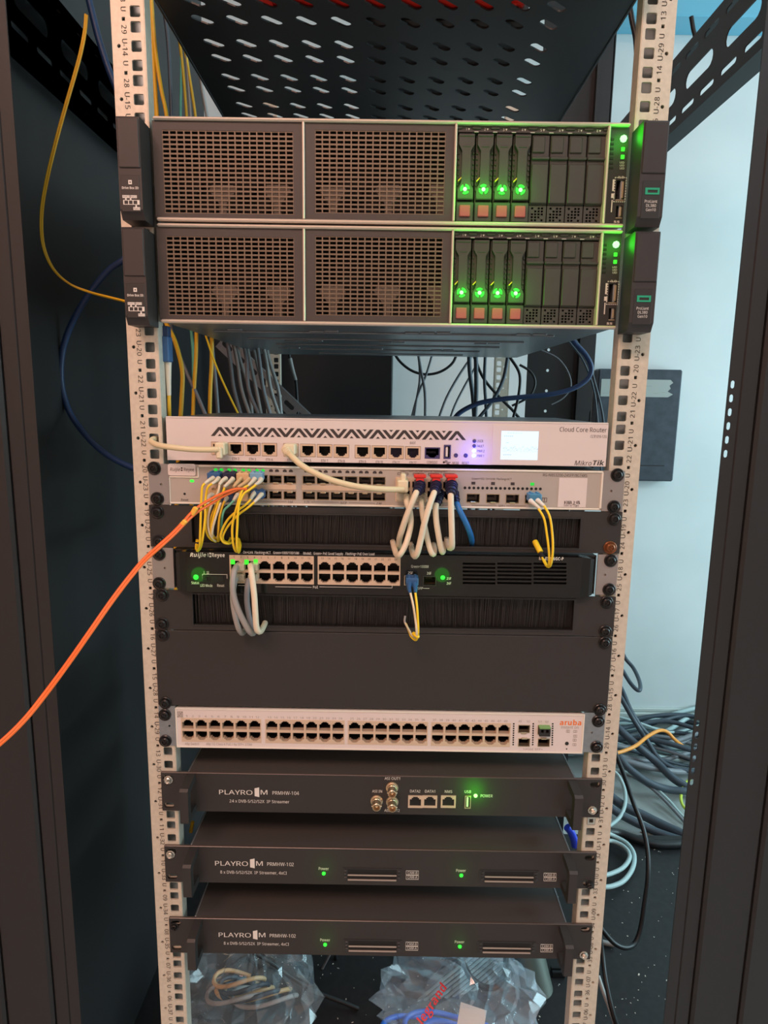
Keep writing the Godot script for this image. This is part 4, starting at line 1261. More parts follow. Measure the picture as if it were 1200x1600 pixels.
func poe_switch() -> void:
	var y1 := UP + 0.0205
	var y0 := UP - 0.0222
	var z := 0.012
	var o := thing("network_switch", "glossy black rack switch with white lettering and a louvred right end", "network switch", Vector3(0, y0, -0.1))
	chassis(o, -0.2185, 0.2185, y0 + 0.0008, y1 - 0.0008, 0.25, M.black_smooth, 0.004)
	ears(o, -0.2400, -0.2180, 0.2190, 0.2400, y0 + 0.001, y1 + 0.001, M.greyear, [[248.5, 865.5], [249.0, 911.5], [954.0, 875.5], [951.5, 921.0]])
	# bezel with tapered ends, hollow behind
	var zb := z
	var blocks := [rc(359, 868, 490.5, 912, zb), rc(496.5, 870, 625.5, 914, zb)]
	var lv := []
	for k in 6:
		for g in [[723.0, 774.0], [777.0, 830.5], [833.5, 885.0]]:
			var a := rc(g[0], 879.4 + k * 6.05, g[1], 882.6 + k * 6.05, zb)
			lv.append([a[0], a[1], a[2], a[3]])
	var s1 := rc(631.5, 899, 653, 914.5, zb)
	var s2 := rc(661, 900, 681.5, 915.5, zb)
	var holes := lv.duplicate()
	for q in [blocks[0], blocks[1], s1, s2]: holes.append([q[0], q[1], q[2], q[3]])
	var bz := MB.new()
	bz.plate(-0.2020, 0.2000, y0, y1, z - 0.003, z, holes)
	var ends := PackedVector2Array([Vector2(-0.2020, 0), Vector2(-0.2090, -0.0012), Vector2(-0.2135, -0.004), Vector2(-0.2155, -0.012)])
	for s in [-1, 1]:
		for k in 3:
			var a := ends[k]; var b := ends[k + 1]
			var xa := a.x if s < 0 else -a.x - (0.0020 if k == 0 else 0.0)
			var xb = -b.x * s if s > 0 else b.x
			if s > 0: xb = -b.x
			var ta := 0.004 * k / 3.0
			var tb := 0.004 * (k + 1) / 3.0
			bz.flat(Vector3(xa, y0 + ta, z + a.y), Vector3(xb, y0 + tb, z + b.y), Vector3(xb, y1 - tb, z + b.y), Vector3(s * 0.4, 0, 1))
			bz.flat(Vector3(xa, y0 + ta, z + a.y), Vector3(xb, y1 - tb, z + b.y), Vector3(xa, y1 - ta, z + a.y), Vector3(s * 0.4, 0, 1))
			for e in [[y0 + ta, y0 + tb, -1.0], [y1 - ta, y1 - tb, 1.0]]:
				bz.flat(Vector3(xa, e[0], z + a.y), Vector3(xb, e[1], z + b.y), Vector3(xb, e[1], 0.0), Vector3(0, e[2], 0))
				bz.flat(Vector3(xa, e[0], z + a.y), Vector3(xb, e[1], 0.0), Vector3(xa, e[0], 0.0), Vector3(0, e[2], 0))
	bz.rim(-0.2020, 0.2000, y0, y1, 0.0, z)
	part(bz, "bezel", M.gloss, o)
	part(MB.new().box(-0.205, 0.205, y0 + 0.001, y1 - 0.001, -0.004, -0.002), "inner_wall", M.dark, o)
	for q in blocks:
		# pale strip with numbers above the sockets
		var cut: float = lerpf(q[2], q[3], 0.86)
		var g := [q[0], q[1], q[2], cut]
		var bp := part(MB.new().plate(q[0], q[1], q[2], q[3], z - 0.004, z + 0.0006, socket_grid(g, 6)), "port_block", M.socket, o)
		var pw: float = (q[1] - q[0]) / 6
		var hm := hollow(pw * 0.9, (cut - q[2]) * 0.40, 0.011)
		for i in 6:
			for row in 2: inst(hm, "port", M.hole, bp, Vector3(q[0] + pw * (i + 0.5), lerpf(q[2], cut, 0.745 if row == 0 else 0.265), z - 0.0039))
		var nm := MB.new()
		for i in 12:
			var n := i + 1 + (12 if q == blocks[1] else 0)
			letters(nm, str(n), Vector3(lerpf(q[0], q[1], (i + 0.7) / 12.4), (cut + q[3]) / 2, z + 0.0008), 0, 0.0019)
		part(nm, "port_numbers", M.ink, bp)
	for q in [s1, s2]:
		var c := part(MB.new().plate(q[0], q[1], q[2], q[3], z - 0.006, z + 0.0008, [[q[0] + 0.0008, q[1] - 0.0008, q[2] + 0.0008, q[3] - 0.0008]]), "fibre_cage", M.black_smooth if q == s2 else M.brass, o)
		inst(hollow(q[1] - q[0] - 0.0016, q[3] - q[2] - 0.0016, 0.012), "cavity", mat(Color(0.36, 0.28, 0.22), 0.5) if q == s2 else M.hole, c, Vector3((q[0] + q[1]) / 2, (q[2] + q[3]) / 2, z - 0.004))
	var tx := MB.new()
	var zt := z + 0.0003
	text(tx, "Ruijie", 297.5, 322, 867.0, 6.2, zt, true, 0.22)
	text(tx, "Reyee", 331, 351, 867.3, 6.0, zt, true)
	for q in [[325.0, 867.2], [328.4, 865], [328.4, 869.4]]:
		var c := px(q[0], q[1], zt); tx.box(c.x - (0.0003 if q[0] < 326 else 0.0009), c.x + (0.0003 if q[0] < 326 else 0.0009), c.y - (0.0018 if q[0] < 326 else 0.0009), c.y + (0.0018 if q[0] < 326 else 0.0009), z, zt)
	text(tx, "On=Link  Flashing=ACT", 380, 423, 863.2, 4.0, zt)
	text(tx, "Green=1000/100/10M", 427, 467, 863.8, 4.0, zt)
	text(tx, "ModeE:", 474, 487, 864.6, 4.0, zt)
	text(tx, "Green= PoE Good Supply", 490, 536, 864.9, 4.0, zt)
	text(tx, "Flashing= PoE Over Load", 540, 585, 865.4, 4.0, zt)
	text(tx, "Status", 299, 311, 910.6, 4.2, zt)
	text(tx, "LED Mode", 313, 332, 914.8, 4.2, zt)
	text(tx, "Reset", 339.5, 350.5, 914.8, 4.2, zt)
	text(tx, "I  II", 318, 326.5, 894.8, 4.2, zt)
	text(tx, "PoE", 489, 497, 917.4, 4.0, zt)
	text(tx, "Green=1000M", 642.5, 669.5, 885.2, 4.2, zt)
	text(tx, "25F", 637.5, 645, 895.2, 4.0, zt)
	text(tx, "26F", 667, 674, 895.8, 4.0, zt)
	text(tx, "SFP", 652.5, 661, 919.3, 4.0, zt)
	text(tx, "25F", 698, 705, 904, 3.8, zt)
	text(tx, "26F", 698, 705, 911.5, 3.8, zt)
	text(tx, "RG-ES226GC-P", 842.5, 880.5, 872.8, 5.0, zt, true)
	for q in [[372, 914.6, 390, 915.2], [430, 917, 487, 917.5], [499, 917.6, 613, 918.1], [612.4, 914.6, 613, 918], [661.5, 919.2, 671, 919.7], [316, 897.2, 355, 897.7], [316, 897.2, 316.6, 904], [354.4, 897.2, 355, 904]]:
		var a := rc(q[0], q[1], q[2], q[3], zt); tx.box(a[0], a[1], a[2], a[3], z, zt)
	part(tx, "lettering", M.print, o)
	var sw := rc(318, 901, 330, 908, z)
	var swb := MB.new().plate(sw[0] - 0.001, sw[1] + 0.013, sw[2] - 0.001, sw[3] + 0.001, z, z + 0.0004, [[sw[0], sw[1], sw[2], sw[3]]])
	swb.box(sw[0] + 0.0006, sw[0] + 0.004, sw[2] + 0.0006, sw[3] - 0.0006, z, z + 0.001, 0.0003)
	part(swb, "mode_switch", M.dark, o)
	part(MB.new().lathe(px(345.8, 904.5, z), [[0.0013, 0.0], [0.0012, 0.0003], [0.0, 0.0003]], 8), "reset_hole", M.dark, o)
	for q in [[306.2, 901.7, 0.0027], [691.8, 902.4, 0.0023]]:
		var c := px(q[0], q[1], z)
		var l := part(MB.new().lathe(c, [[q[2], -0.0005], [q[2] * 0.95, 0.0006], [q[2] * 0.6, 0.0014], [0.0, 0.0016]], 14), "status_light", M.green_on, o)
		lamp(l, c + Vector3(0, 0, 0.008), Color(0.15, 1.0, 0.12), 0.00022, 0.004)
	for q in [[363.8, 877.6], [385.3, 878], [399.8, 877.4]]:
		var a := rc(q[0] - 3.4, q[1] - 4.0, q[0] + 3.4, q[1] + 4.0, z)
		part(MB.new().box(a[0], a[1], a[2], a[3], z - 0.001, z + 0.0010, 0.0004), "port_light", M.green_led, o)


func blank_panel() -> void:
	var y1 := UP - 0.0672
	var y0 := UP - 0.1515
	var z := 0.0025
	var o := thing("blank_panel", "plain black blank panel, two units high, in the middle of the rack", "blank panel", Vector3(0, y0, 0))
	var b := MB.new().box(-0.2405, 0.2405, y0, y1, 0.0005, z, 0.0006)
	part(b, "panel", M.black, o)
	var fl := MB.new().box(-0.222, 0.222, y1 - 0.0015, y1 - 0.0003, -0.013, 0.001, 0.0003)
	fl.box(-0.222, 0.222, y0 + 0.0003, y0 + 0.0015, -0.013, 0.001, 0.0003)
	part(fl, "folded_edge", M.black, o)
	for q in [[254.5, 991.8], [258.5, 1098.0], [944.8, 1004.2], [936.8, 1109.0]]:
		var p := px(q[0], q[1], z)
		screw(o, Vector3(p.x, clampf(p.y, y0 + 0.002, y1 - 0.002), z + 0.0001), M.screw)


func port_switch() -> void:
	var z := 0.003
	var r := rc(276, 1109, 911.5, 1170, z)
	r[3] = px(600, 1111.8, z).y
	r[2] = px(600, 1171.5, z).y
	var o := thing("network_switch", "white rack switch with four blocks of twelve empty ports and orange lettering", "network switch", Vector3(0, r[2], -0.1))
	chassis(o, r[0] + 0.001, r[1] - 0.001, r[2] + 0.0005, r[3] - 0.0005, 0.27, M.pale)
	ears(o, -0.2405, -0.2225, 0.2165, 0.2390, r[2] + 0.0005, r[3] + 0.002, M.zinc, [[257.6, 1116.6], [258.6, 1157.4], [934.6, 1126.6], [932.0, 1166.8]])
	var holes := []
	var blocks := []
	for k in 4:
		var x0: float = [283.5, 414.5, 543.5, 673.5][k]
		var x1: float = [408.5, 538.5, 668.5, 797.5][k]
		var d := ((x0 + x1) / 2 - 345) * 0.0166
		var q := rc(x0, 1122.6 + d, x1, 1159.4 + d, z)
		blocks.append(q); holes.append([q[0], q[1], q[2], q[3]])
	var cages := []
	for q in [[809.5, 1132.5, 828, 1145], [809.5, 1153.5, 828, 1166.3], [840, 1133, 859, 1148], [840, 1153.8, 859, 1166.5]]:
		var a := rc(q[0], q[1], q[2], q[3], z); cages.append(a); holes.append([a[0], a[1], a[2], a[3]])
	part(MB.new().plate(r[0], r[1], r[2], r[3], -0.002, z, holes), "front_panel", M.white, o)
	part(MB.new().plate(r[0] - 0.0005, r[1] + 0.0005, r[2] - 0.0005, r[3] + 0.0005, z - 0.0015, z + 0.0008, [[r[0] + 0.0008, r[1] - 0.0008, r[2] + 0.0008, r[3] - 0.0008]]), "panel_edge", M.pale, o)
	for q in blocks:
		var bp := part(MB.new().plate(q[0], q[1], q[2], q[3], -0.003, z + 0.0004, socket_grid(q, 6)), "port_block", M.socket, o)
		socket_fill(q, 6, bp, M.hole)
	for k in 4:
		var q: Array = cages[k]
		var c := MB.new().plate(q[0], q[1], q[2], q[3], -0.004, z + 0.0005, [[q[0] + 0.0006, q[1] - 0.0006, q[2] + 0.0006, q[3] - 0.0006]])
		var yy: float = q[2] if k % 2 == 0 else q[3]
		c.box((q[0] + q[1]) / 2 - 0.003, (q[0] + q[1]) / 2 + 0.003, yy - 0.001, yy + 0.001, z, z + 0.0012, 0.0003)
		var cp := part(c, "fibre_cage", M.brass, o)
		inst(hollow(q[1] - q[0] - 0.001, q[3] - q[2] - 0.001, 0.012), "cavity", M.hole, cp, Vector3((q[0] + q[1]) / 2, (q[2] + q[3]) / 2, -0.0029))
	var dots := MB.new()
	for x in [802.7, 833.2, 863.6]:
		for k in 10: dots.box(px(x - k * 0.1, 1131 + k * 3.6, z).x - 0.0008, px(x - k * 0.1, 1131 + k * 3.6, z).x + 0.0008, px(x, 1131 + k * 3.6, z).y - 0.0008, px(x, 1131 + k * 3.6, z).y + 0.0008, z - 0.0005, z + 0.0002)
	part(dots, "vent_dot", M.dark, o)
	var tx := MB.new()
	var zt := z + 0.0002
	for b in 4:
		for i in 12:
			var x: float = [291.0, 421.0, 550.0, 679.0][b] + i * 10.1
			var y := 1118.8 + (x - 291) * 0.0160
			text(tx, "%d" % (b * 12 + i + 1), x - (1.6 if b * 12 + i < 9 else 2.8), x + (1.6 if b * 12 + i < 9 else 2.8), y, 3.2, zt)
	for q in [["49", 810, 815, 1127], ["50", 823, 828, 1127.2], ["51", 841, 846, 1127.6], ["52", 852, 857, 1127.8]]: text(tx, q[0], q[1], q[2], q[3], 3.2, zt)
	text(tx, "48p Switch", 289, 311, 1162.3, 3.6, zt)
	text(tx, "48p 1G Class 4 PoE / 4p SFP+ 370W", 322, 394, 1162.9, 3.6, zt)
	text(tx, "10GbE SFP+", 817, 848, 1170.6, 3.2, zt)
	text(tx, "instant on", 877, 904, 1136.3, 4.6, zt)
	for q in [[887.5, 1142.5, 5.5, 4], [898.7, 1142.8, 5.5, 4], [898.6, 1150.2, 5.5, 4], [897.8, 1156.4, 5.5, 4], [897.5, 1163.4, 5.5, 4]]:
		var a := rc(q[0] - q[2] / 2, q[1] - q[3] / 2, q[0] + q[2] / 2, q[1] + q[3] / 2, z)
		tx.plate(a[0], a[1], a[2], a[3], z, zt, [[a[0] + 0.0004, a[1] - 0.0004, a[2] + 0.0004, a[3] - 0.0004]])
		tx.box((a[0] + a[1]) / 2 - 0.0003, (a[0] + a[1]) / 2 + 0.0003, a[2], a[3], z, zt)
	var lg := rc(276.8, 1111.4, 286, 1121, z)
	var lh := []
	for i in 4:
		for j in 4:
			if (i * 5 + j * 3) % 4 != 0: lh.append([lerpf(lg[0], lg[1], (i + 0.15) / 4), lerpf(lg[0], lg[1], (i + 0.7) / 4), lerpf(lg[2], lg[3], (j + 0.15) / 4), lerpf(lg[2], lg[3], (j + 0.7) / 4)])
	tx.plate(lg[0], lg[1], lg[2], lg[3], z, zt, lh)
	part(tx, "lettering", M.printgrey, o)
	var ob := MB.new()
	text(ob, "aruba", 874.8, 908.3, 1129.2, 8.0, zt, true)
	part(ob, "orange_lettering", M.orangeprint, o)
	part(MB.new().lathe(px(885.7, 1161.7, z), [[0.0021, 0.0], [0.0019, 0.0006], [0.0, 0.0008]], 12), "push_button", M.hole, o)
	part(MB.new().lathe(px(885.3, 1170.2, z), [[0.0008, 0.0], [0.0008, 0.0002], [0.0, 0.0002]], 8), "reset_hole", M.dark, o)
	# a fibre module sits in the upper right cage
	var q2: Array = cages[2]
	var sf := thing("fibre_module", "small green-topped fibre module plugged into the white switch beside the orange lettering", "module", Vector3((q2[0] + q2[1]) / 2, q2[2], 0))
	part(MB.new().plate(q2[0] + 0.0010, q2[1] - 0.0004, q2[2] + 0.0006, q2[3] - 0.001, -0.010, 0.008, [[q2[0] + 0.0026, q2[0] + 0.0055, q2[2] + 0.0045, q2[3] - 0.0030], [q2[1] - 0.0052, q2[1] - 0.0022, q2[2] + 0.0045, q2[3] - 0.0030]]), "module_body", M.hole, sf)
	part(MB.new().box(q2[0] + 0.0008, q2[1] - 0.0003, q2[3] - 0.0020, q2[3] + 0.0002, 0.002, 0.0085, 0.0004), "release_latch", mat(Color(0.45, 0.62, 0.36), 0.45), sf)


func streamer_body(o: Node3D, y0: float, y1: float) -> void:
	var z := 0.003
	var holes := []
	var b := MB.new()
	var xs := [-0.2410, -0.2270, 0.2270, 0.2410]
	for s in [-1, 1]:
		var hs := []
		for e in [y0 + 0.0065, y1 - 0.0065]: hs.append([e, 0.010, capsule(Vector2(s * 0.2335, e), Vector2(0.0024, 0), 0.0032)])
		b.strip(minf(s * 0.227, s * 0.241), maxf(s * 0.227, s * 0.241), y0, y1, 0.0, z, hs)
	b.sheet(-0.227, 0.227, y0, y1, 0.0, z)
	b.rim(-0.241, 0.241, y0, y1, 0.0, z)
	part(b, "front_panel", M.black, o)
	var edge := MB.new().box(-0.2405, 0.2405, y1 - 0.0008, y1 + 0.0003, 0.0, z + 0.0002, 0.0004)
	part(edge, "panel_edge", mat(Color(0.30, 0.25, 0.23), 0.3), o)
	var c := MB.new().box(-0.2135, 0.2135, y0 + 0.001, y1 - 0.0015, -0.28, -0.0005, 0.0006)
	part(c, "chassis", mat(Color(0.27, 0.25, 0.24), 0.6), o)
	for s in [-1, 1]: part(MB.new().box(s * 0.2120 - 0.0006, s * 0.2120 + 0.0006, y1 - 0.0017, y1 - 0.0011, -0.278, -0.002, 0.0002), "lid_edge", M.zinc, o)
	for s in [-1, 1]:
		var h := MB.new()
		h.xf = Transform3D(Basis(Vector3(0, 0, 1), Vector3(0, 1, 0), Vector3(-1, 0, 0)), Vector3())
		var outer := PackedVector2Array([Vector2(z, y1 - 0.0008), Vector2(0.029, y1 - 0.0025), Vector2(0.0315, y1 - 0.005), Vector2(0.0315, y0 + 0.005), Vector2(0.029, y0 + 0.0025), Vector2(z, y0 + 0.0008), Vector2(z, y0 + 0.0085), Vector2(0.021, y0 + 0.0100), Vector2(0.0225, y0 + 0.0115), Vector2(0.0225, y1 - 0.0115), Vector2(0.021, y1 - 0.010), Vector2(z, y1 - 0.0085)])
		var x: float = s * 0.2078
		h.prism(outer, -x - 0.0045, -x + 0.0045)
		part(h, "handle", M.black, o)


func wordmark(tx: MB, x0: float, x1: float, y: float, model: String, mx0: float, mx1: float, sub: String, sx0: float, sx1: float, z: float) -> void:
	var zt := z + 0.0003
	text(tx, "PLAYRO", x0, lerpf(x0, x1, 0.69), y, 7.0, zt)
	text(tx, "M", lerpf(x0, x1, 0.86), x1, y, 7.0, zt)
	var d := rc(lerpf(x0, x1, 0.735), y - 7.5, lerpf(x0, x1, 0.83), y + 7.5, zt)
	tx.prism(PackedVector2Array([Vector2(d[0], d[2] + 0.0012), Vector2(d[1], d[2]), Vector2(d[1], d[3]), Vector2(d[0], d[3] - 0.0012)]), z, zt)
	text(tx, model, mx0, mx1, y + 1.2, 5.4, zt)
	text(tx, sub, sx0, sx1, y + 14.2, 4.6, zt)


func streamer_data() -> void:
	var y1 := px(600, 1212.5, 0.003).y
	var y0 := px(600, 1272.0, 0.003).y
	var z := 0.003
	var o := thing("video_streamer", "uppermost black streamer with handles, carrying three coaxial connectors and three network ports", "streamer", Vector3(0, y0, -0.1))
	streamer_body(o, y0, y1)
	var tx := MB.new()
	var zt := z + 0.0003
	wordmark(tx, 342.3, 417.8, 1238.0, "PRMHW-104", 425.8, 467.3, "24 x DVB-S/S2/S2X  IP Streamer", 358.5, 452, z)
	text(tx, "ASI OUT1", 601, 625, 1216.4, 4.2, zt)
	text(tx, "ASI IN", 581.5, 597, 1236.3, 4.2, zt)
	text(tx, "ASI OUT2", 600.5, 624.5, 1266.3, 4.2, zt)
	text(tx, "DATA2", 640.8, 656.8, 1236.2, 4.2, zt)
	text(tx, "DATA1", 664, 680, 1236.4, 4.2, zt)
	text(tx, "NMS", 695, 706.5, 1236.8, 4.2, zt)
	text(tx, "USB", 726, 736, 1237, 4.2, zt)
	text(tx, "POWER", 751, 769.8, 1243.6, 4.4, zt)
	part(tx, "lettering", M.print, o)
	for q in [[588.6, 1250.0], [612.6, 1229.5], [612.8, 1251.5]]:
		var c := px(q[0], q[1] + 1, z)
		c.z = z
		var b := MB.new().lathe(c, [[0.0068, 0.0], [0.0068, 0.0012], [0.0052, 0.002], [0.0052, 0.0045], [0.0047, 0.005], [0.0047, 0.0125], [0.0041, 0.0130], [0.0036, 0.0130], [0.0036, 0.006], [0.0016, 0.006], [0.0016, 0.0105], [0.0, 0.0108]], 18)
		for s in [-1, 1]: b.box(c.x + s * 0.0047 - 0.0008, c.x + s * 0.0047 + 0.0008, c.y - 0.0008, c.y + 0.0008, c.z + 0.009, c.z + 0.011, 0.0003)
		part(b, "coaxial_connector", M.brass, o)
	for q in [[637.6, 660.2], [660.2, 683.0], [688.7, 712.0]]:
		var a := rc(q[0], 1242.6, q[1], 1261.4, z)
		var c := Vector2((a[0] + a[1]) / 2, (a[2] + a[3]) / 2 + 0.0006)
		var w: float = a[1] - a[0]
		var h: float = a[3] - a[2]
		var fr := part(MB.new().plate(a[0], a[1], a[2], a[3], z - 0.0005, z + 0.0012, jack(c, w * 0.78, h * 0.76, 1)), "port", M.socket, o)
		inst(hollow(w * 0.8, h * 0.8, 0.0005), "cavity", M.dark, fr, Vector3(c.x, c.y, z + 0.0006))
	var u := rc(725.8, 1242.6, 735.6, 1262.6, z)
	var us := part(MB.new().cell(u[0], u[1], u[2], u[3], z, z + 0.0012, rounded(u[0] + 0.001, u[1] - 0.001, u[2] + 0.001, u[3] - 0.001, 0.001)).rim(u[0], u[1], u[2], u[3], z, z + 0.0012), "usb_port", M.brass, o)
	part(MB.new().box(u[0] + 0.002, u[1] - 0.0028, u[2] + 0.002, u[3] - 0.002, z, z + 0.001, 0.0002), "usb_tongue", M.print, us)
	var l := px(743, 1243, z)
	var lp := part(MB.new().lathe(l, [[0.0022, -0.0005], [0.0020, 0.001], [0.0012, 0.0018], [0.0, 0.002]], 14), "power_light", glow(Color(0.55, 1.0, 0.45), 3.5), o)
	lamp(lp, l + Vector3(0, 0, 0.012), Color(0.25, 1.0, 0.08), 0.0008, 0.004)
	bolts(o, [[263, 1218.4], [925.6, 1266.0]], M.steel)


func bolts(o: Node3D, at: Array, m: Material) -> void:
	for q in at:
		var p := px(q[0], q[1], 0.0035)
		var b := MB.new().lathe(Vector3(), [[0.0050, 0.0], [0.0050, 0.0008], [0.0040, 0.0011], [0.0038, 0.0030], [0.0028, 0.0038], [0.0016, 0.0030], [0.0, 0.0028]], 10)
		for k in 2:
			b.xf = Transform3D(Basis(Vector3.BACK, 0.4 + k * PI / 2), Vector3())
			b.box(-0.0022, 0.0022, -0.0004, 0.0004, 0.003, 0.0041, 0.0001)
		inst(b.mesh(), "bolt", m, o, Vector3(p.x, p.y, 0.0031))


func streamers_cam() -> void:
	var z := 0.003
	var y1 := px(600, 1327.3, z).y
	var y0 := px(600, 1383.2, z).y
	var o := thing("video_streamer", "middle of the three black streamers with handles, a bright bolt at its left end", "streamer", Vector3(0, y0, -0.1), "streamers with card slots")
	streamer_body(o, y0, y1)
	var tx := MB.new()
	var zt := z + 0.0003
	wordmark(tx, 336, 410.5, 1349.2, "PRMHW-102", 417.5, 459, "8 x DVB-S/S2/S2X  IP Streamer, 4xCI", 344.2, 448, z)
	for q in [[498, 513.8, 1357.2, 505.9, 1364.6, 535.0, 628.0, 1356.6, 1375.2, 634.4, 654.0, 1360.4, 1374.0], [712.8, 728, 1360.2, 720.7, 1367.6, 748.8, 842.0, 1359.8, 1377.6, 849.6, 869, 1364.0, 1376.6]]:
		text(tx, "Power", q[0], q[1], q[2], 4.4, zt)
		var c := px(q[3], q[4], z)
		var l := part(MB.new().lathe(c, [[0.0022, -0.0005], [0.0019, 0.001], [0.001, 0.0018], [0.0, 0.002]], 12), "power_light", M.green_on, o)
		lamp(l, c + Vector3(0, 0, 0.008), Color(0.15, 1.0, 0.08), 0.00006, 0.003)
		var s := rc(q[5], q[7], q[6], q[8], z)
		var sl := MB.new().plate(s[0], s[1], s[2], s[3], z - 0.0004, z + 0.0006, [[s[0] + 0.006, s[1] - 0.006, s[2] + 0.0012, lerpf(s[2], s[3], 0.42)], [s[0] + 0.006, s[1] - 0.006, lerpf(s[2], s[3], 0.50), s[3] - 0.0012]])
		for e in [s[0] + 0.0035, s[1] - 0.0035]:
			for k in 3: sl.box(e - 0.0014, e + 0.0014, lerpf(s[2], s[3], 0.14 + k * 0.28), lerpf(s[2], s[3], 0.32 + k * 0.28), z, z + 0.0018, 0.0003)
		var cs := part(sl, "card_slot", M.black_smooth, o)
		var ln := MB.new()
		for k in 2: ln.box(s[0] + 0.006, s[1] - 0.006, lerpf(s[2], s[3], 0.46 if k else 0.06) - 0.0005, lerpf(s[2], s[3], 0.46 if k else 0.06) + 0.0005, z, z + 0.0022, 0.0003)
		part(ln, "slot_guide", M.strut, cs)
		inst(hollow(s[1] - s[0] - 0.011, (s[3] - s[2]) * 0.94, 0.0003), "cavity", M.dark, cs, Vector3((s[0] + s[1]) / 2, (s[2] + s[3]) / 2, z + 0.0004))
		var m: float = (q[11] + q[12]) / 2
		for k in 2:
			var f := rc(q[9], q[11] if k == 0 else m + 0.4, q[10], m - 0.2 if k == 0 else q[12], z)
			tx.plate(f[0], f[1], f[2], f[3], z, zt, [[f[0] + 0.0003, f[1] - 0.0003, f[2] + 0.0003, f[3] - 0.0003]])
			text(tx, "CAM-B" if k == 0 else "CAM-A", q[9] + 2.6, q[10] - 2, (q[11] + m) / 2 if k == 0 else (q[12] + m) / 2, 3.8, zt)
	part(tx, "lettering", M.print, o)
	var dy := px(600, 1440.0, z).y - y1
	var r2: Node3D = o.duplicate()
	r2.name = numbered("video_streamer")
	add_child(r2)
	r2.position += Vector3(0.0015, dy, 0)
	tag(r2, "lowest of the three black streamers with handles, a dark bolt at its left end", "streamer", "streamers with card slots")
	bolts(o, [[266.3, 1335.0]], M.steel)
	bolts(o, [[920.5, 1382.5]], M.screw)
	bolts(r2, [[272.4, 1447.8]], M.screw)
	bolts(r2, [[912.2, 1492.2]], M.steel)


# a cable: jacket along a path, with whatever ends it has added by the caller
func cable(called: String, label: String, cat: String, pts: PackedVector3Array, r: float, m: Material, group := "", seg := 8) -> Node3D:
	var lo := pts[0]
	for p in pts: lo = lo.min(p)
	var o := thing(called, label, cat, Vector3(pts[0].x, lo.y, pts[0].z), group)
	part(MB.new().tube(pts, r, seg), "jacket", m, o)
	return o

# the same path, running on up or down out of sight where it leaves the gap
func carried_on(p: Array) -> PackedVector3Array:
	var q := PackedVector3Array()
	for a in p: q.append(px(a[0], a[1], a[2]))
	var s := smooth_path(q, 6)
	for k in 2:
		var a: Array = p[-1] if k else p[0]
		var w: Vector3 = s[-1] if k else s[0]
		var d: Vector3 = (s[-1] - s[-2]) if k else (s[0] - s[1])
		d = d.normalized()
		var way := Vector3.ZERO
		if a[1] >= 640: way = Vector3(0, -0.40, -0.02)
		elif a[1] <= 562 and a[1] > 400: way = Vector3(0, 0.09, -0.01)
		if way == Vector3.ZERO: continue
		for n in 9:
			var t := (n + 1) / 9.0
			w += d.lerp(way.normalized(), t).normalized() * (way.length() / 9.0)
			if k: s.append(w)
			else: s.insert(0, w)
	return s

func run(called: String, label: String, p: Array, r: float, m: Material, group := "") -> MeshInstance3D:
	return solo(MB.new().tube(carried_on(p), r, 7), called, m, label, "cable", group)

func plain(called: String, label: String, p: Array, r: float, m: Material, group := "", ox := 0.0, oy := 0.0, s := 1.0) -> MeshInstance3D:
	return solo(MB.new().tube(path(p, ox, oy, s), r, 7), called, m, label, "cable", group)


func rj_plug(o: Node3D, q: Array, z0: float, z1: float, m: Material, tab: Material = null) -> void:
	var a := rc(q[0], q[1], q[2], q[3], z1)
	var b := MB.new().box(a[0], a[1], a[2], a[3], z0, z1, 0.0012)
	part(b, "plug", m, o)
	if tab:
		var xm: float = (a[0] + a[1]) / 2
		var t := MB.new().box(xm - 0.0040, xm + 0.0040, a[3], a[3] + 0.0042, z0 + 0.004, z1 + 0.001, 0.0006)
		t.box(xm - 0.0060, xm + 0.0060, a[3] + 0.0036, a[3] + 0.0066, z0 + 0.006, z1 + 0.002, 0.0006)
		part(t, "locking_tab", tab, o)

func boot_rings(o: Node3D, pts: PackedVector3Array, r: float, m: Material) -> void:
	var b := MB.new().tube(pts, r, 10, 0.72)
	for k in 4:
		var i := int(lerpf(1, pts.size() - 2, (k + 0.5) / 4.0))
		var d := (pts[i + 1] - pts[i]).normalized() * 0.0005
		b.tube(PackedVector3Array([pts[i] - d, pts[i] + d]), r * lerpf(1.0, 0.78, float(i) / pts.size()) * 1.10, 10)
	part(b, "boot", m, o)


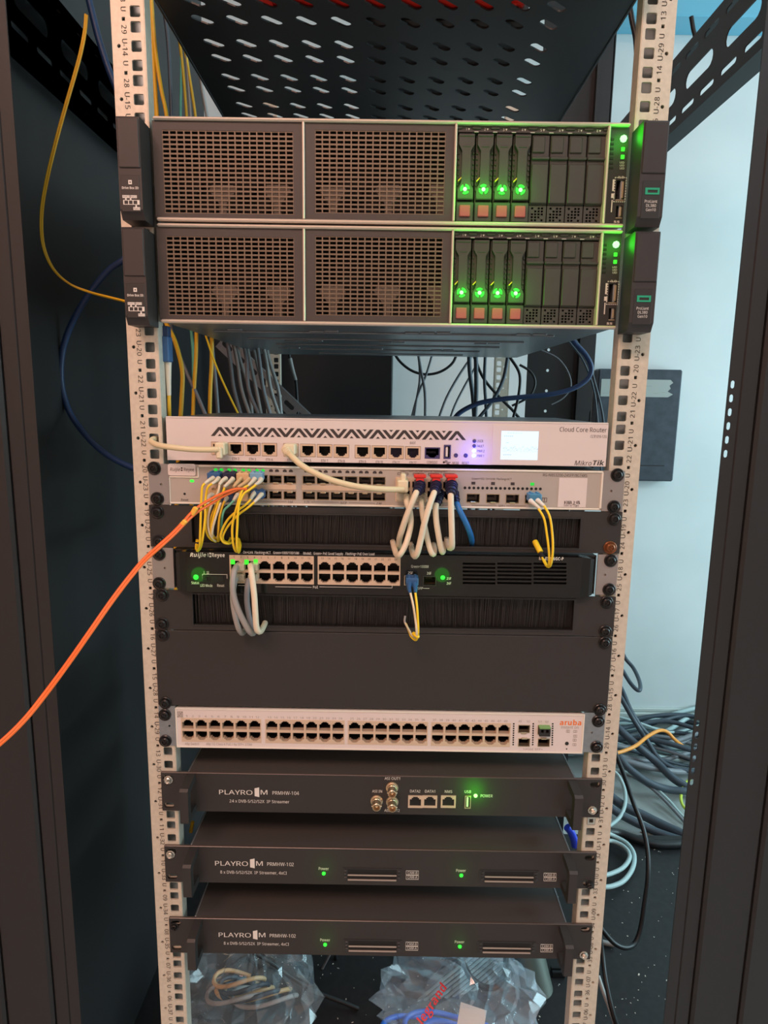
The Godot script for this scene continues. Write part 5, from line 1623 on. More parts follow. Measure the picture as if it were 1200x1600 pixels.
func patch_cables() -> void:
	# two pale cables on the router
	var c := cable("patch_cable", "cream patch cable looping left from the first router port round the rail", "cable", path([[341, 702, 0.020], [325, 702.5, 0.022], [300, 702, 0.024], [270, 699, 0.024], [250, 696, 0.020], [239, 692, 0.012], [236.5, 688, 0.006], [243, 685.5, -0.006], [254, 686.5, -0.03], [266, 690, -0.07]]), 0.0029, M.cream)
	rj_plug(c, [335, 692, 351, 712], 0.001, 0.016, M.ivory)
	rj_plug(c, [337, 699, 346, 717], 0.014, 0.021, M.ivory)
	c = cable("patch_cable", "cream patch cable hanging in a sweep between the router and the switch below", "cable", path([[448, 705, 0.020], [455, 712, 0.030], [470, 726, 0.036], [490, 738, 0.040], [515, 749, 0.042], [545, 757.5, 0.042], [575, 762.5, 0.040], [605, 764.5, 0.034], [630, 765, 0.026]]), 0.0030, M.cream)
	rj_plug(c, [442.5, 694, 461, 711], 0.001, 0.015, M.ivory)
	boot_rings(c, path([[447, 702, 0.012], [448, 705, 0.020], [452, 709, 0.027]]), 0.0046, M.ivory)
	rj_plug(c, [620.5, 751, 638, 770], 0.001, 0.024, M.ivory)
	part(MB.new().box(px(626, 745, 0.01).x, px(634, 745, 0.01).x, px(630, 752, 0.02).y, px(630, 741, 0.02).y, 0.006, 0.02, 0.001), "locking_tab", M.ivory, c)
	# white cables dropping in front of the upper brush panel (crop at 600, 720, enlarged eight times)
	var ox := 600.0
	var oy := 720.0
	var g := "white patch cables hanging before the upper brush panel"
	c = cable("patch_cable", "white patch cable from the leftmost red-tabbed plug, slanting down to the left", "cable", path([[440, 330, 0.020], [410, 385, 0.030], [360, 500, 0.034], [280, 700, 0.034], [222, 870, 0.030], [192, 980, 0.022], [190, 1060, 0.010], [200, 1100, -0.008]], ox, oy, 8), 0.0030, M.patch, g)
	rj_plug(c, [647.5, 752.5, 664.5, 771], 0.001, 0.018, M.navy, M.tabred)
	boot_rings(c, path([[452, 300, 0.016], [435, 350, 0.024], [412, 395, 0.031]], ox, oy, 8, 4), 0.0056, M.navy)
	c = cable("patch_cable", "white patch cable from the lower leftmost copper port, curling up at its end", "cable", path([[285, 430, 0.014], [285, 520, 0.020], [325, 640, 0.024], [335, 780, 0.026], [310, 920, 0.028], [265, 1060, 0.032], [205, 1165, 0.034], [165, 1180, 0.026], [132, 1100, 0.012], [110, 1010, -0.006]], ox, oy, 8), 0.0030, M.patch, g)
	rj_plug(c, [619, 770, 637, 783], 0.001, 0.012, M.clear)
	c = cable("patch_cable", "white patch cable from the middle red-tabbed plug, crossing in front of the others", "cable", path([[660, 310, 0.020], [632, 385, 0.030], [575, 540, 0.036], [510, 760, 0.038], [465, 960, 0.036], [420, 1140, 0.034], [385, 1195, 0.028], [355, 1140, 0.014], [335, 1040, -0.006]], ox, oy, 8), 0.0030, M.patch, g)
	rj_plug(c, [673.5, 752.5, 689.5, 772], 0.001, 0.018, M.navy, M.tabred)
	boot_rings(c, path([[655, 300, 0.016], [640, 350, 0.024], [628, 395, 0.031]], ox, oy, 8, 4), 0.0056, M.navy)
	c = cable("patch_cable", "white patch cable from the second lower copper port, bulging behind the crossing one", "cable", path([[470, 480, 0.016], [468, 540, 0.022], [485, 680, 0.022], [515, 850, 0.022], [550, 1010, 0.024], [590, 1140, 0.026], [620, 1165, 0.022], [632, 1110, 0.010], [622, 1040, -0.006]], ox, oy, 8), 0.0029, M.patch, g)
	rj_plug(c, [651, 771, 668, 786], 0.001, 0.014, M.clear)
	c = cable("patch_cable", "white patch cable below the tall navy boot, third from the right", "cable", path([[660, 520, 0.020], [645, 600, 0.026], [655, 760, 0.028], [680, 920, 0.028], [705, 1060, 0.026], [728, 1140, 0.022], [740, 1110, 0.010], [735, 1040, -0.006]], ox, oy, 8), 0.0030, M.patch, g)
	boot_rings(c, path([[690, 400, 0.008], [680, 460, 0.016], [662, 545, 0.022]], ox, oy, 8, 4), 0.0054, M.navy)
	c = cable("patch_cable", "white patch cable hanging straight from the right red-tabbed plug, hooked at its end", "cable", path([[845, 360, 0.022], [835, 430, 0.030], [838, 600, 0.032], [845, 800, 0.032], [850, 980, 0.030], [848, 1075, 0.026], [815, 1085, 0.016], [790, 1020, 0.0], [780, 980, -0.008]], ox, oy, 8), 0.0031, M.patch, g)
	rj_plug(c, [697, 752.5, 713.5, 770], 0.001, 0.018, M.navy, M.tabred)
	boot_rings(c, path([[845, 300, 0.016], [845, 350, 0.024], [838, 415, 0.031]], ox, oy, 8, 4), 0.0060, M.navy)
	c = cable("patch_cable", "bright blue patch cable at the right end of the white ones", "cable", path([[885, 430, 0.010], [905, 520, 0.018], [955, 640, 0.024], [1020, 770, 0.024], [1070, 890, 0.018], [1095, 980, 0.006], [1098, 1050, -0.010]], ox, oy, 8), 0.0029, M.blue)
	boot_rings(c, path([[880, 400, 0.006], [890, 450, 0.012], [908, 525, 0.019]], ox, oy, 8, 4), 0.0044, M.navy)
	# grey cables on the glossy switch (crop at 240, 850, enlarged six times)
	ox = 240; oy = 850
	g = "grey network cables on the glossy black switch"
	c = cable("patch_cable", "grey network cable leftmost on the glossy switch, printed along its jacket", "cable", path([[775, 215, 0.020], [755, 260, 0.030], [742, 360, 0.034], [750, 480, 0.034], [790, 610, 0.034], [850, 735, 0.032], [905, 825, 0.028], [935, 835, 0.018], [930, 800, 0.0], [920, 770, -0.006]], ox, oy, 6), 0.0031, M.greycable, g)
	rj_plug(c, [366, 881.5, 381, 893], 0.008, 0.020, M.clear)
	c = cable("patch_cable", "grey network cable half hidden behind the printed grey one", "cable", path([[775, 320, 0.016], [755, 380, 0.024], [742, 480, 0.026], [748, 580, 0.026], [770, 700, 0.026], [800, 800, 0.024], [828, 835, 0.018], [850, 820, 0.006], [858, 790, -0.006]], ox, oy, 6), 0.0028, M.greycable, g)
	rj_plug(c, [366, 898, 381, 909], 0.008, 0.018, M.clear)
	c = cable("patch_cable", "dull grey network cable straight behind the white one on the glossy switch", "cable", path([[890, 330, 0.016], [878, 420, 0.022], [876, 540, 0.023], [890, 650, 0.023], [915, 760, 0.022], [940, 815, 0.016], [950, 800, -0.004]], ox, oy, 6), 0.0029, M.midgrey, g)
	rj_plug(c, [387, 898, 402, 909], 0.008, 0.018, M.clear)
	c = cable("patch_cable", "whitish network cable hanging from the glossy switch with an upturned hook", "cable", path([[908, 205, 0.022], [915, 250, 0.030], [930, 360, 0.034], [945, 500, 0.036], [955, 660, 0.036], [965, 780, 0.034], [990, 822, 0.030], [1020, 795, 0.018], [1045, 740, -0.002]], ox, oy, 6), 0.0031, M.patch, g)
	rj_plug(c, [387, 881.5, 402, 893], 0.008, 0.021, M.clear)


func lc_pair(o: Node3D, at: Vector3, m: Material, w := 0.0125) -> void:
	part(MB.new().box(at.x - w / 2, at.x + w / 2, at.y - 0.0040, at.y + 0.0040, at.z - 0.004, at.z + 0.010, 0.0008), "connector", m, o)
	var l := MB.new()
	for s in [-1, 1]: l.box(at.x + s * w * 0.25 - 0.0012, at.x + s * w * 0.25 + 0.0012, at.y + 0.0036, at.y + 0.0052, at.z - 0.002, at.z + 0.008, 0.0004)
	part(l, "latch_clip", m, o)


# a pair of yellow strands from a connector; each strand is its own tube of the one duplex cable
func fibre_pair(label: String, at: Vector3, conn: Material, strands: Array, mats: Array, group: String, ox: float, oy: float, s: float, boots: Array, r := 0.00118) -> void:
	var lo := at
	var o := thing("fibre_cable", label, "fibre cable", at - Vector3(0, 0.005, 0), group)
	if conn: lc_pair(o, at, conn)
	for k in strands.size():
		var p := path(strands[k], ox, oy, s, 6)
		part(MB.new().tube(p, r, 7), "strand", mats[k], o)
		if k < boots.size() and boots[k]:
			part(MB.new().tube(path(boots[k], ox, oy, s, 4), 0.0027, 9, 0.48), "boot", M.boot if boots[k].size() < 4 else M.beige, o)


func fibre_cables() -> void:
	var ox := 290.0
	var oy := 720.0
	var s := 8.571
	var Y: Material = M.yellow
	var g := "yellow fibre pairs plugged into the grey switch"
	var at := func(x: float, y: float) -> Vector3: return px(ox + x / s, oy + y / s, 0.012)
	fibre_pair("yellow fibre pair on the leftmost blue connector, hanging furthest left", at.call(405, 200), M.lcblue,
		[[[265, 300, 0.034], [225, 345, 0.036], [212, 480, 0.036], [206, 650, 0.036], [200, 830, 0.036], [195, 1000, 0.034], [190, 1130, 0.030], [165, 1195, 0.022], [140, 1170, 0.010], [150, 1060, -0.004]],
		[[370, 300, 0.034], [305, 345, 0.036], [275, 450, 0.034], [262, 600, 0.034], [262, 760, 0.034], [240, 950, 0.033], [220, 1090, 0.030], [190, 1180, 0.022], [150, 1200, 0.012], [170, 1060, -0.004]]], [Y, Y], g, ox, oy, s,
		[[[370, 235, 0.024], [320, 260, 0.030], [255, 305, 0.035]], [[440, 240, 0.024], [410, 270, 0.030], [350, 310, 0.035]]])
	fibre_pair("yellow fibre pair on the dark connector, second from the left in the top row", at.call(605, 200), M.navy,
		[[[455, 320, 0.034], [440, 400, 0.036], [400, 500, 0.034], [345, 600, 0.030], [310, 720, 0.028], [300, 850, 0.028], [330, 990, 0.026], [400, 1075, 0.018], [430, 1030, -0.002]],
		[[525, 350, 0.034], [500, 420, 0.034], [450, 520, 0.032], [420, 620, 0.030], [370, 780, 0.030], [345, 930, 0.028], [375, 1050, 0.022], [410, 1080, 0.012], [450, 1000, -0.004]]], [M.ivory, Y], g, ox, oy, s,
		[[[540, 240, 0.024], [490, 270, 0.030], [450, 325, 0.035]], [[635, 240, 0.024], [580, 295, 0.030], [515, 350, 0.035]]])
	fibre_pair("yellow fibre pair on the right pale blue connector of the top row", at.call(965, 200), mat(Color(0.48, 0.66, 0.78), 0.4),
		[[[860, 320, 0.034], [770, 375, 0.040], [725, 480, 0.042], [690, 600, 0.042], [650, 740, 0.040], [625, 900, 0.038], [630, 1060, 0.036], [655, 1180, 0.032], [690, 1215, 0.024], [720, 1130, 0.008], [705, 1040, -0.004]],
		[[950, 315, 0.034], [860, 385, 0.038], [780, 440, 0.040], [722, 560, 0.042], [700, 720, 0.042], [692, 880, 0.040], [685, 1040, 0.038], [690, 1180, 0.034], [715, 1225, 0.024], [735, 1130, 0.006], [715, 1050, -0.006]]], [Y, Y], g, ox, oy, s,
		[[[925, 245, 0.024], [890, 285, 0.030], [835, 335, 0.036]], [[1010, 250, 0.024], [985, 285, 0.030], [930, 320, 0.035]]])
	# lower row
	fibre_pair("yellow fibre pair from the lower row, first from the left behind the long strands", at.call(405, 430), M.beige,
		[[[345, 540, 0.026], [310, 620, 0.026], [285, 740, 0.026], [270, 880, 0.026], [300, 1000, 0.024], [370, 1070, 0.016], [430, 1060, 0.0], [460, 1010, -0.006]],
		[[420, 560, 0.026], [360, 700, 0.026], [330, 820, 0.026], [350, 960, 0.024], [400, 1040, 0.018], [440, 1075, 0.008], [455, 1000, -0.006]]], [Y, M.oldyellow], g, ox, oy, s,
		[[[370, 440, 0.020], [320, 470, 0.024], [300, 520, 0.026]]])
	fibre_pair("yellow and pale fibre pair under the deep blue lower connector", at.call(590, 480), M.deepblue,
		[[[520, 540, 0.028], [480, 650, 0.030], [450, 780, 0.030], [440, 930, 0.028], [435, 1050, 0.020], [440, 1075, 0.008], [470, 1020, -0.006]],
		[[470, 560, 0.030], [440, 650, 0.032], [400, 770, 0.032], [365, 900, 0.030], [360, 1000, 0.026], [390, 1060, 0.014], [430, 1010, -0.006]]], [M.oldyellow, M.ivory], g, ox, oy, s,
		[[[560, 490, 0.020], [540, 515, 0.024], [520, 545, 0.028]]])
	fibre_pair("pale green fibre strand among the yellow ones", at.call(780, 470), M.beige,
		[[[655, 520, 0.030], [590, 590, 0.032], [520, 660, 0.030], [490, 760, 0.028], [480, 880, 0.020], [490, 980, 0.0], [500, 1000, -0.006]]], [M.teal], "", ox, oy, s,
		[[[700, 455, 0.022], [670, 490, 0.026], [640, 535, 0.031]]])
	fibre_pair("yellow fibre pair looping from the lower right blue connector to the brushes", at.call(980, 440), M.lcblue,
		[[[875, 515, 0.032], [800, 590, 0.034], [690, 670, 0.034], [580, 770, 0.032], [510, 880, 0.030], [470, 1000, 0.028], [500, 1085, 0.026], [570, 1110, 0.022], [620, 1090, 0.008], [650, 1040, -0.006]],
		[[920, 555, 0.030], [830, 630, 0.032], [720, 710, 0.032], [630, 800, 0.030], [550, 900, 0.028], [500, 1010, 0.026], [510, 1070, 0.022], [570, 1090, 0.012], [600, 1030, -0.006]]], [Y, Y], g, ox, oy, s,
		[[[925, 430, 0.020], [890, 480, 0.026], [860, 525, 0.032]], [[1020, 440, 0.020], [970, 500, 0.026], [915, 555, 0.030]]])
	# orange duplex cable sweeping out to the lower left
	var o := thing("fibre_cable", "orange duplex fibre cable sweeping out to the lower left with two amber clips", "fibre cable", px(390, 750, 0.012) - Vector3(0, 0.01, 0))
	lc_pair(o, px(ox + 790 / s, oy + 205 / s, 0.012), M.beige)
	part(MB.new().tube(path([[735, 240, 0.024], [700, 280, 0.031], [640, 350, 0.038]], ox, oy, s, 4), 0.0027, 9, 0.5), "boot", M.beige, o)
	part(MB.new().tube(path([[845, 245, 0.024], [800, 290, 0.030], [700, 355, 0.038]], ox, oy, s, 4), 0.0027, 9, 0.5), "boot", M.beige, o)
	part(MB.new().tube(path([[385, 764, 0.038], [366.5, 764.5, 0.046], [345, 772, 0.054], [322, 784, 0.062], [307, 794, 0.070], [296, 804, 0.075], [287, 814.5, 0.080], [268, 834, 0.090], [247, 853, 0.100], [222, 876, 0.110], [197, 906, 0.122], [170, 942, 0.134], [138, 988, 0.148], [105, 1035, 0.160], [70, 1082, 0.172], [38, 1122, 0.184], [0, 1159, 0.196], [-60, 1205, 0.21]]) + PackedVector3Array([Vector3(-0.50, 0.600, 0.24), Vector3(-0.545, 0.40, 0.26), Vector3(-0.57, 0.16, 0.27), Vector3(-0.59, 0.02, 0.28), Vector3(-0.64, 0.004, 0.30), Vector3(-0.75, 0.004, 0.330)]), 0.0013, 8), "strand", M.orange, o)
	part(MB.new().tube(path([[372, 765, 0.038], [368, 766.5, 0.044], [346, 777, 0.052], [324, 790.5, 0.060], [310, 799, 0.069], [299, 808, 0.074], [290, 817, 0.080], [271, 836.5, 0.090], [250, 855.6, 0.100], [225, 878.5, 0.110], [200, 908.5, 0.122], [173, 944.5, 0.134], [141, 990.5, 0.148], [108, 1037.5, 0.160], [73, 1085, 0.172], [40, 1125.5, 0.184], [1, 1163, 0.196], [-58, 1209, 0.21]]) + PackedVector3Array([Vector3(-0.50, 0.597, 0.24), Vector3(-0.545, 0.40, 0.26), Vector3(-0.57, 0.16, 0.27), Vector3(-0.59, 0.02, 0.28), Vector3(-0.64, 0.004, 0.30), Vector3(-0.75, 0.004, 0.333)]), 0.0013, 8), "strand", M.orange, o)
	for q in [[303.0, 798.5, 0.0725, 0.55], [285.5, 818.5, 0.081, 0.75]]:
		var c := px(q[0], q[1], q[2])
		var b := MB.new()
		b.xf = Transform3D(Basis(Vector3.BACK, -q[3] + PI / 2), c)
		b.box(-0.0042, 0.0042, -0.0022, 0.0022, -0.0022, 0.0022, 0.0008)
		part(b, "clip", M.clip, o)
	# yellow pair on the right of the grey switch (crop at 700, 640, enlarged four times)
	ox = 700; oy = 640
	fibre_pair("yellow fibre pair on the blue connector at the right of the grey switch", px(833.5, 776.0, 0.010), mat(Color(0.28, 0.52, 0.66), 0.4),
		[[[565, 620, 0.036], [600, 680, 0.040], [618, 780, 0.040], [630, 880, 0.040], [632, 950, 0.036], [622, 982, 0.028], [600, 950, 0.018], [575, 895, 0.008], [548, 840, -0.001]],
		[[600, 600, 0.036], [636, 670, 0.040], [652, 780, 0.040], [655, 880, 0.040], [645, 960, 0.036], [628, 984, 0.026], [608, 955, 0.014], [583, 893, 0.006], [552, 830, -0.003]]], [M.yellow, M.yellow], "", ox, oy, 4,
		[[[515, 570, 0.022], [540, 590, 0.028], [580, 625, 0.036]], [[560, 568, 0.022], [580, 585, 0.028], [608, 610, 0.036]]])
	var last: Node3D = get_child(get_child_count() - 1)
	part(MB.new().tube(path([[578, 900, 0.009], [584, 910, 0.011], [592, 922, 0.0135]], ox, oy, 4, 2), 0.0026, 8), "tie", M.hole, last)
	part(MB.new().tube(path([[543, 825, -0.002], [560, 858, 0.004], [578, 892, 0.0085]], ox, oy, 4, 2), 0.0030, 8), "sleeve", M.yellow, last)
	part(MB.new().tube(path([[540, 830, -0.003], [545, 800, -0.002], [549, 768, -0.002]], ox, oy, 4, 3), 0.0008, 6), "tie_tail", M.ink, last)
	ox = 450; oy = 840
	fibre_pair("short yellow fibre pair on the blue connector of the glossy switch", px(643.5, 905.5, 0.018), M.lcblue,
		[[[765, 345, 0.040], [782, 420, 0.044], [795, 500, 0.044], [803, 580, 0.044], [800, 622, 0.038], [775, 610, 0.026], [752, 570, 0.012], [733, 535, 0.0]],
		[[796, 345, 0.040], [806, 430, 0.044], [812, 520, 0.044], [813, 600, 0.042], [800, 640, 0.034], [772, 622, 0.024], [758, 590, 0.014], [738, 540, 0.002]]], [M.ivory, M.yellow], "", ox, oy, 4,
		[])
	last = get_child(get_child_count() - 1)
	for q in [[[760, 290, 0.028], [757, 315, 0.034], [764, 345, 0.040]], [[790, 290, 0.028], [796, 315, 0.034], [796, 345, 0.040]]]:
		part(MB.new().tube(path(q, ox, oy, 4, 3), 0.0030, 9, 0.5), "boot", M.lcblue, last)
	part(MB.new().tube(path([[785, 600, 0.036], [800, 612, 0.041], [812, 620, 0.040]], ox, oy, 4, 2), 0.0021, 8), "tie", M.yellow, last)
	part(MB.new().tube(path([[733, 535, 0.0], [728, 520, -0.001], [732, 490, -0.001]], ox, oy, 4, 3), 0.0012, 6), "tie_tail", M.greycable, last)


func loose_cables() -> void:
	# left of the rack
	var y := MB.new()
	var pts := [[133.5, 22, -0.10], [131, 50, -0.10], [124, 85, -0.10], [113, 125, -0.10], [100, 170, -0.10], [85, 225, -0.10], [72, 280, -0.10], [64.5, 325, -0.10], [64, 365, -0.10], [70, 395, -0.10], [84, 422, -0.10], [108, 443, -0.10], [140, 456, -0.10], [170, 464, -0.09], [198, 471, -0.08], [230, 480, -0.07]]
	var o := cable("fibre_cable", "yellow twin fibre cable curving down the dark left side of the rack", "fibre cable", path(pts), 0.0012, M.oldyellow)
	var p2 := []
	for q in pts: p2.append([q[0] + 2.6, q[1] + 1.6, q[2]])
	part(MB.new().tube(path(p2), 0.0012, 7), "jacket", M.oldyellow, o)
	plain("network_cable", "thick dark blue cable bowing out left of the rack", [[136, -12, -0.16], [145, 25, -0.16], [154, 60, -0.16], [165, 95, -0.16], [178, 130, -0.16], [205, 200, -0.16], [225, 280, -0.16], [225, 350, -0.16], [200, 398, -0.15], [172, 420, -0.15], [148, 447, -0.15], [124, 483, -0.15], [105, 522, -0.15], [96, 560, -0.15], [96, 600, -0.15], [106, 638, -0.15], [124, 668, -0.15], [150, 697, -0.14], [178, 717, -0.13], [210, 732, -0.12], [240, 742, -0.11]], 0.0038, M.deepblue)
	var gy := "yellow fibre cables running down behind the left rail"
	var top := [[[229, -6], [233, 60], [238, 120], [241, 187], [250, 300]], [[233, -6], [238, 70], [242, 130], [246, 187], [256, 300]], [[236, -6], [243, 80], [252, 140], [261, 187], [272, 300]], [[225, -6], [229, 70], [233, 130], [237, 187], [244, 300]]]
	var labs := ["yellow fibre cable above the upper server, second from the left rail", "yellow fibre cable above the upper server, third from the left rail", "yellow fibre cable above the upper server, fanning furthest right of the four", "yellow fibre cable above the upper server, nearest the left rail"]
	for k in 4:
		var q := []
		for a in top[k]: q.append([a[0], a[1], -0.13])
		plain("fibre_cable", labs[k], q, 0.0022, M.oldyellow, gy)
	plain("network_cable", "dark grey cable hanging between the yellow fibre groups above the upper server", [[253, -5, -0.3], [262, 60, -0.3], [266, 130, -0.3], [268, 187, -0.3], [270, 260, -0.3]], 0.0026, M.slate)
	for q in [["thin teal fibre cable behind the upper server", [[281, 55], [283, 100], [282, 187], [284, 260]], M.teal, 0.0022], ["orange tinted fibre cable behind the upper server", [[279, 53], [286, 110], [292, 187], [296, 260]], M.oldyellow, 0.0026], ["pale grey cable between the fibre cables behind the upper server", [[290, 75], [294, 130], [298, 187], [300, 260]], M.greycable, 0.0024], ["yellow fibre cable rightmost of the pointed group behind the upper server", [[287, 66], [296, 120], [306, 187], [312, 260]], M.oldyellow, 0.0024], ["lone white cable tip rising behind the upper server", [[311, 106], [316, 140], [324, 187], [330, 260]], M.greycable, 0.0030]]:
		var pp := []
		for a in q[1]: pp.append([a[0], a[1], -0.50])
		plain("fibre_cable" if q[2] != M.greycable else "network_cable", q[0], pp, q[3], q[2])
	# between the lower server and the router, left (crop at 0, 400, enlarged three times)
	var c := thing("fibre_cable", "fibre cable hanging from a blue connector with a long white boot beside the left rail", "fibre cable", px(259, 650, -0.02))
	part(MB.new().box(px(253, 540, -0.02).x, px(267, 540, -0.02).x, px(260, 566, -0.02).y, px(260, 526, -0.02).y, -0.026, -0.012, 0.001), "connector", M.lcblue, c)
	part(MB.new().box(px(255, 530, -0.02).x, px(266, 530, -0.02).x, px(260, 527, -0.02).y, px(260, 510, -0.02).y, -0.024, -0.014, 0.0008), "ferrule", M.deepblue, c)
	part(MB.new().tube(path([[262.5, 566, -0.019], [263, 590, -0.019], [264, 618, -0.019]], 0, 0, 1, 4), 0.0036, 9, 0.6), "boot", M.boot, c)
	part(MB.new().tube(path([[264, 616, -0.019], [264.5, 640, -0.019], [265, 662, -0.03], [266, 690, -0.06]], 0, 0, 1, 4), 0.0020, 8), "jacket", M.oldyellow, c)
	var rows := [["yellow fibre cable curving beside the white-booted one", [[266, 518], [272, 530], [279, 552], [285, 583], [284, 620], [281, 670]], M.oldyellow, 0.0026, -0.12], ["grey cable slanting behind the yellow ones under the server", [[280, 555], [295, 590], [309, 620], [330, 670]], M.midgrey, 0.0026, -0.25], ["teal fibre cable beside a yellow one under the server", [[299, 518], [301.5, 550], [302, 590], [301, 670]], M.teal, 0.0022, -0.27], ["yellow fibre cable in front of the teal one under the server", [[307, 518], [306, 560], [303, 610], [301, 670]], M.oldyellow, 0.0027, -0.25], ["straight yellow fibre cable under the server, right of the teal one", [[331, 522], [330.5, 570], [328.5, 610], [327, 670]], M.oldyellow, 0.0028, -0.27], ["pale grey cable right of the straight yellow one", [[333, 560], [337, 600], [340, 640], [342, 670]], M.midgrey, 0.0028, -0.3], ["thin yellow-green fibre cable slanting right under the server", [[322, 526], [335, 565], [352, 605], [376, 655], [384, 675]], M.yellow, 0.0014, -0.25]]
	for q in rows:
		var pp := []
		for a in q[1]: pp.append([a[0], a[1], q[4]])
		run("fibre_cable" if q[2] != M.midgrey else "network_cable", q[0], pp, q[3], q[2])
	for k in 9:
		var x := 356.0 + k * 7.6
		var z := -0.34 - 0.02 * (k % 3)
		run("network_cable", "grey network cable in the leaning bundle behind the router, %s" % ["leftmost", "second from left", "third from left", "fourth from left", "in the middle", "fourth from right", "third from right", "second from right", "rightmost"][k], [[x - 6, 500 + (k % 3) * 6, z], [x + 3 + (k % 2) * 3, 560, z], [x + 10 + (k % 3) * 4, 610, z], [x + 24 + (k % 2) * 6, 660, z], [x + 36, 700, z]], 0.0030, M.greycable if k % 3 else M.midgrey, "leaning grey network cables behind the router")
	var h := thing("power_plug", "dark cable end with a clear sleeve hanging in the gap behind the router", "cable end", px(457, 590, -0.6))
	part(MB.new().tube(path([[453, 560, -0.6], [457, 577, -0.6], [462, 594, -0.6]], 0, 0, 1, 4), 0.0040, 9, 0.8), "sleeve", M.greycable, h)
	part(MB.new().tube(path([[449, 535, -0.6], [453, 562, -0.6]], 0, 0, 1, 4), 0.0028, 8), "jacket", M.blackcable, h)
	part(MB.new().tube(path([[462, 593, -0.6], [464, 620, -0.6], [466, 670, -0.6]], 0, 0, 1, 4), 0.0028, 8), "jacket", M.blackcable, h)
	# right of the gap
	var R := [
		["black cable sagging in an arc before the pale wall in the gap", [[612, 545], [625, 565], [645, 580], [668, 585], [690, 580], [708, 566], [716, 545]], M.blackcable, 0.0026, -0.62],
		["thin grey cable leaning left in the middle of the gap", [[678, 545], [666, 585], [652, 620], [640, 665]], M.midgrey, 0.0022, -0.6],
		["grey cable hanging straight in the middle of the gap", [[652, 545], [658, 580], [664, 615], [664, 670]], M.midgrey, 0.0026, -0.58],
		["second thin grey cable crossing in the middle of the gap", [[653, 545], [656, 590], [650, 630], [645, 670]], M.midgrey, 0.0022, -0.6],
		["grey cable slanting right of the middle of the gap", [[735, 560], [715, 590], [696, 625], [682, 665]], M.midgrey, 0.0024, -0.62],
		["grey cable slanting beside its twin near the black drop cables", [[742, 575], [725, 605], [710, 635], [700, 665]], M.midgrey, 0.0022, -0.62],
		["thick dark cable dropping straight, left of the two in the gap", [[733, 540], [734, 580], [739, 620], [742, 670]], M.slate, 0.0040, -0.55],
		["thick dark cable dropping straight, right of the two in the gap", [[743, 540], [744, 580], [744, 620], [741, 670]], M.slate, 0.0040, -0.53],
		["dark cable hanging before the rear rail", [[759, 545], [757, 590], [759, 630], [761, 670]], M.slate, 0.0030, -0.56],
		["dark cable crossing diagonally down to the right in the gap", [[742, 560], [755, 590], [775, 615], [800, 640]], M.blackcable, 0.0028, -0.58],
		["dark cable crossing diagonally up to the right in the gap", [[742, 660], [770, 625], [787, 590], [795, 545]], M.slate, 0.0034, -0.56],
		["thick dark blue cable arching over the router into the gap", [[705, 662], [718, 645], [745, 631], [780, 624], [820, 620], [860, 616], [895, 607], [918, 592], [924, 575], [916, 556], [900, 538]], M.deepblue, 0.0042, -0.45],
		["dark cable dropping right of the rear rail", [[798, 560], [812, 585], [810, 620], [800, 660]], M.blackcable, 0.0026, -0.5],
		["thin dark cable looping low at the right of the gap", [[812, 570], [830, 582], [836, 600], [826, 620], [800, 634]], M.blackcable, 0.0022, -0.52],
		["pale thin cable looping before the rear post", [[848, 548], [872, 560], [888, 582], [892, 605], [880, 622], [862, 632]], M.midgrey, 0.0012, -0.6],
		["thin dark cable bending down the rear post", [[898, 530], [918, 560], [930, 600], [940, 640], [944, 670]], M.slate, 0.0020, -0.45],
		["thin slate cable beside the bend down the rear post", [[890, 535], [912, 565], [928, 610], [934, 660]], M.slate, 0.0016, -0.47],
		["long black cable curving behind the right rail above the servers", [[981, -10], [987, 30], [993, 60], [995, 100], [994, 150], [992, 200], [988, 260]], M.blackcable, 0.0040, -0.4],
		["short black cable hanging from the trunking over the side beam", [[1080, 26], [1083, 45], [1086, 62], [1082, 100]], M.blackcable, 0.0040, -0.7],
	]
	for q in R:
		var pp := []
		for a in q[1]: pp.append([a[0], a[1], q[4]])
		run("network_cable", q[0], pp, q[3], q[2])


func floor_path(p: Array, ox := 0.0, oy := 0.0, s := 1.0) -> PackedVector3Array:
	var q := PackedVector3Array()
	for a in p: q.append(ph(ox + a[0] / s, oy + a[1] / s, a[2]))
	return smooth_path(q, 6)

func floor_cable(label: String, p: Array, r: float, m: Material, group := "") -> void:
	solo(MB.new().tube(floor_path(p, 900, 1000, 2.667), r, 7), "floor_cable", m, label, "cable", group)


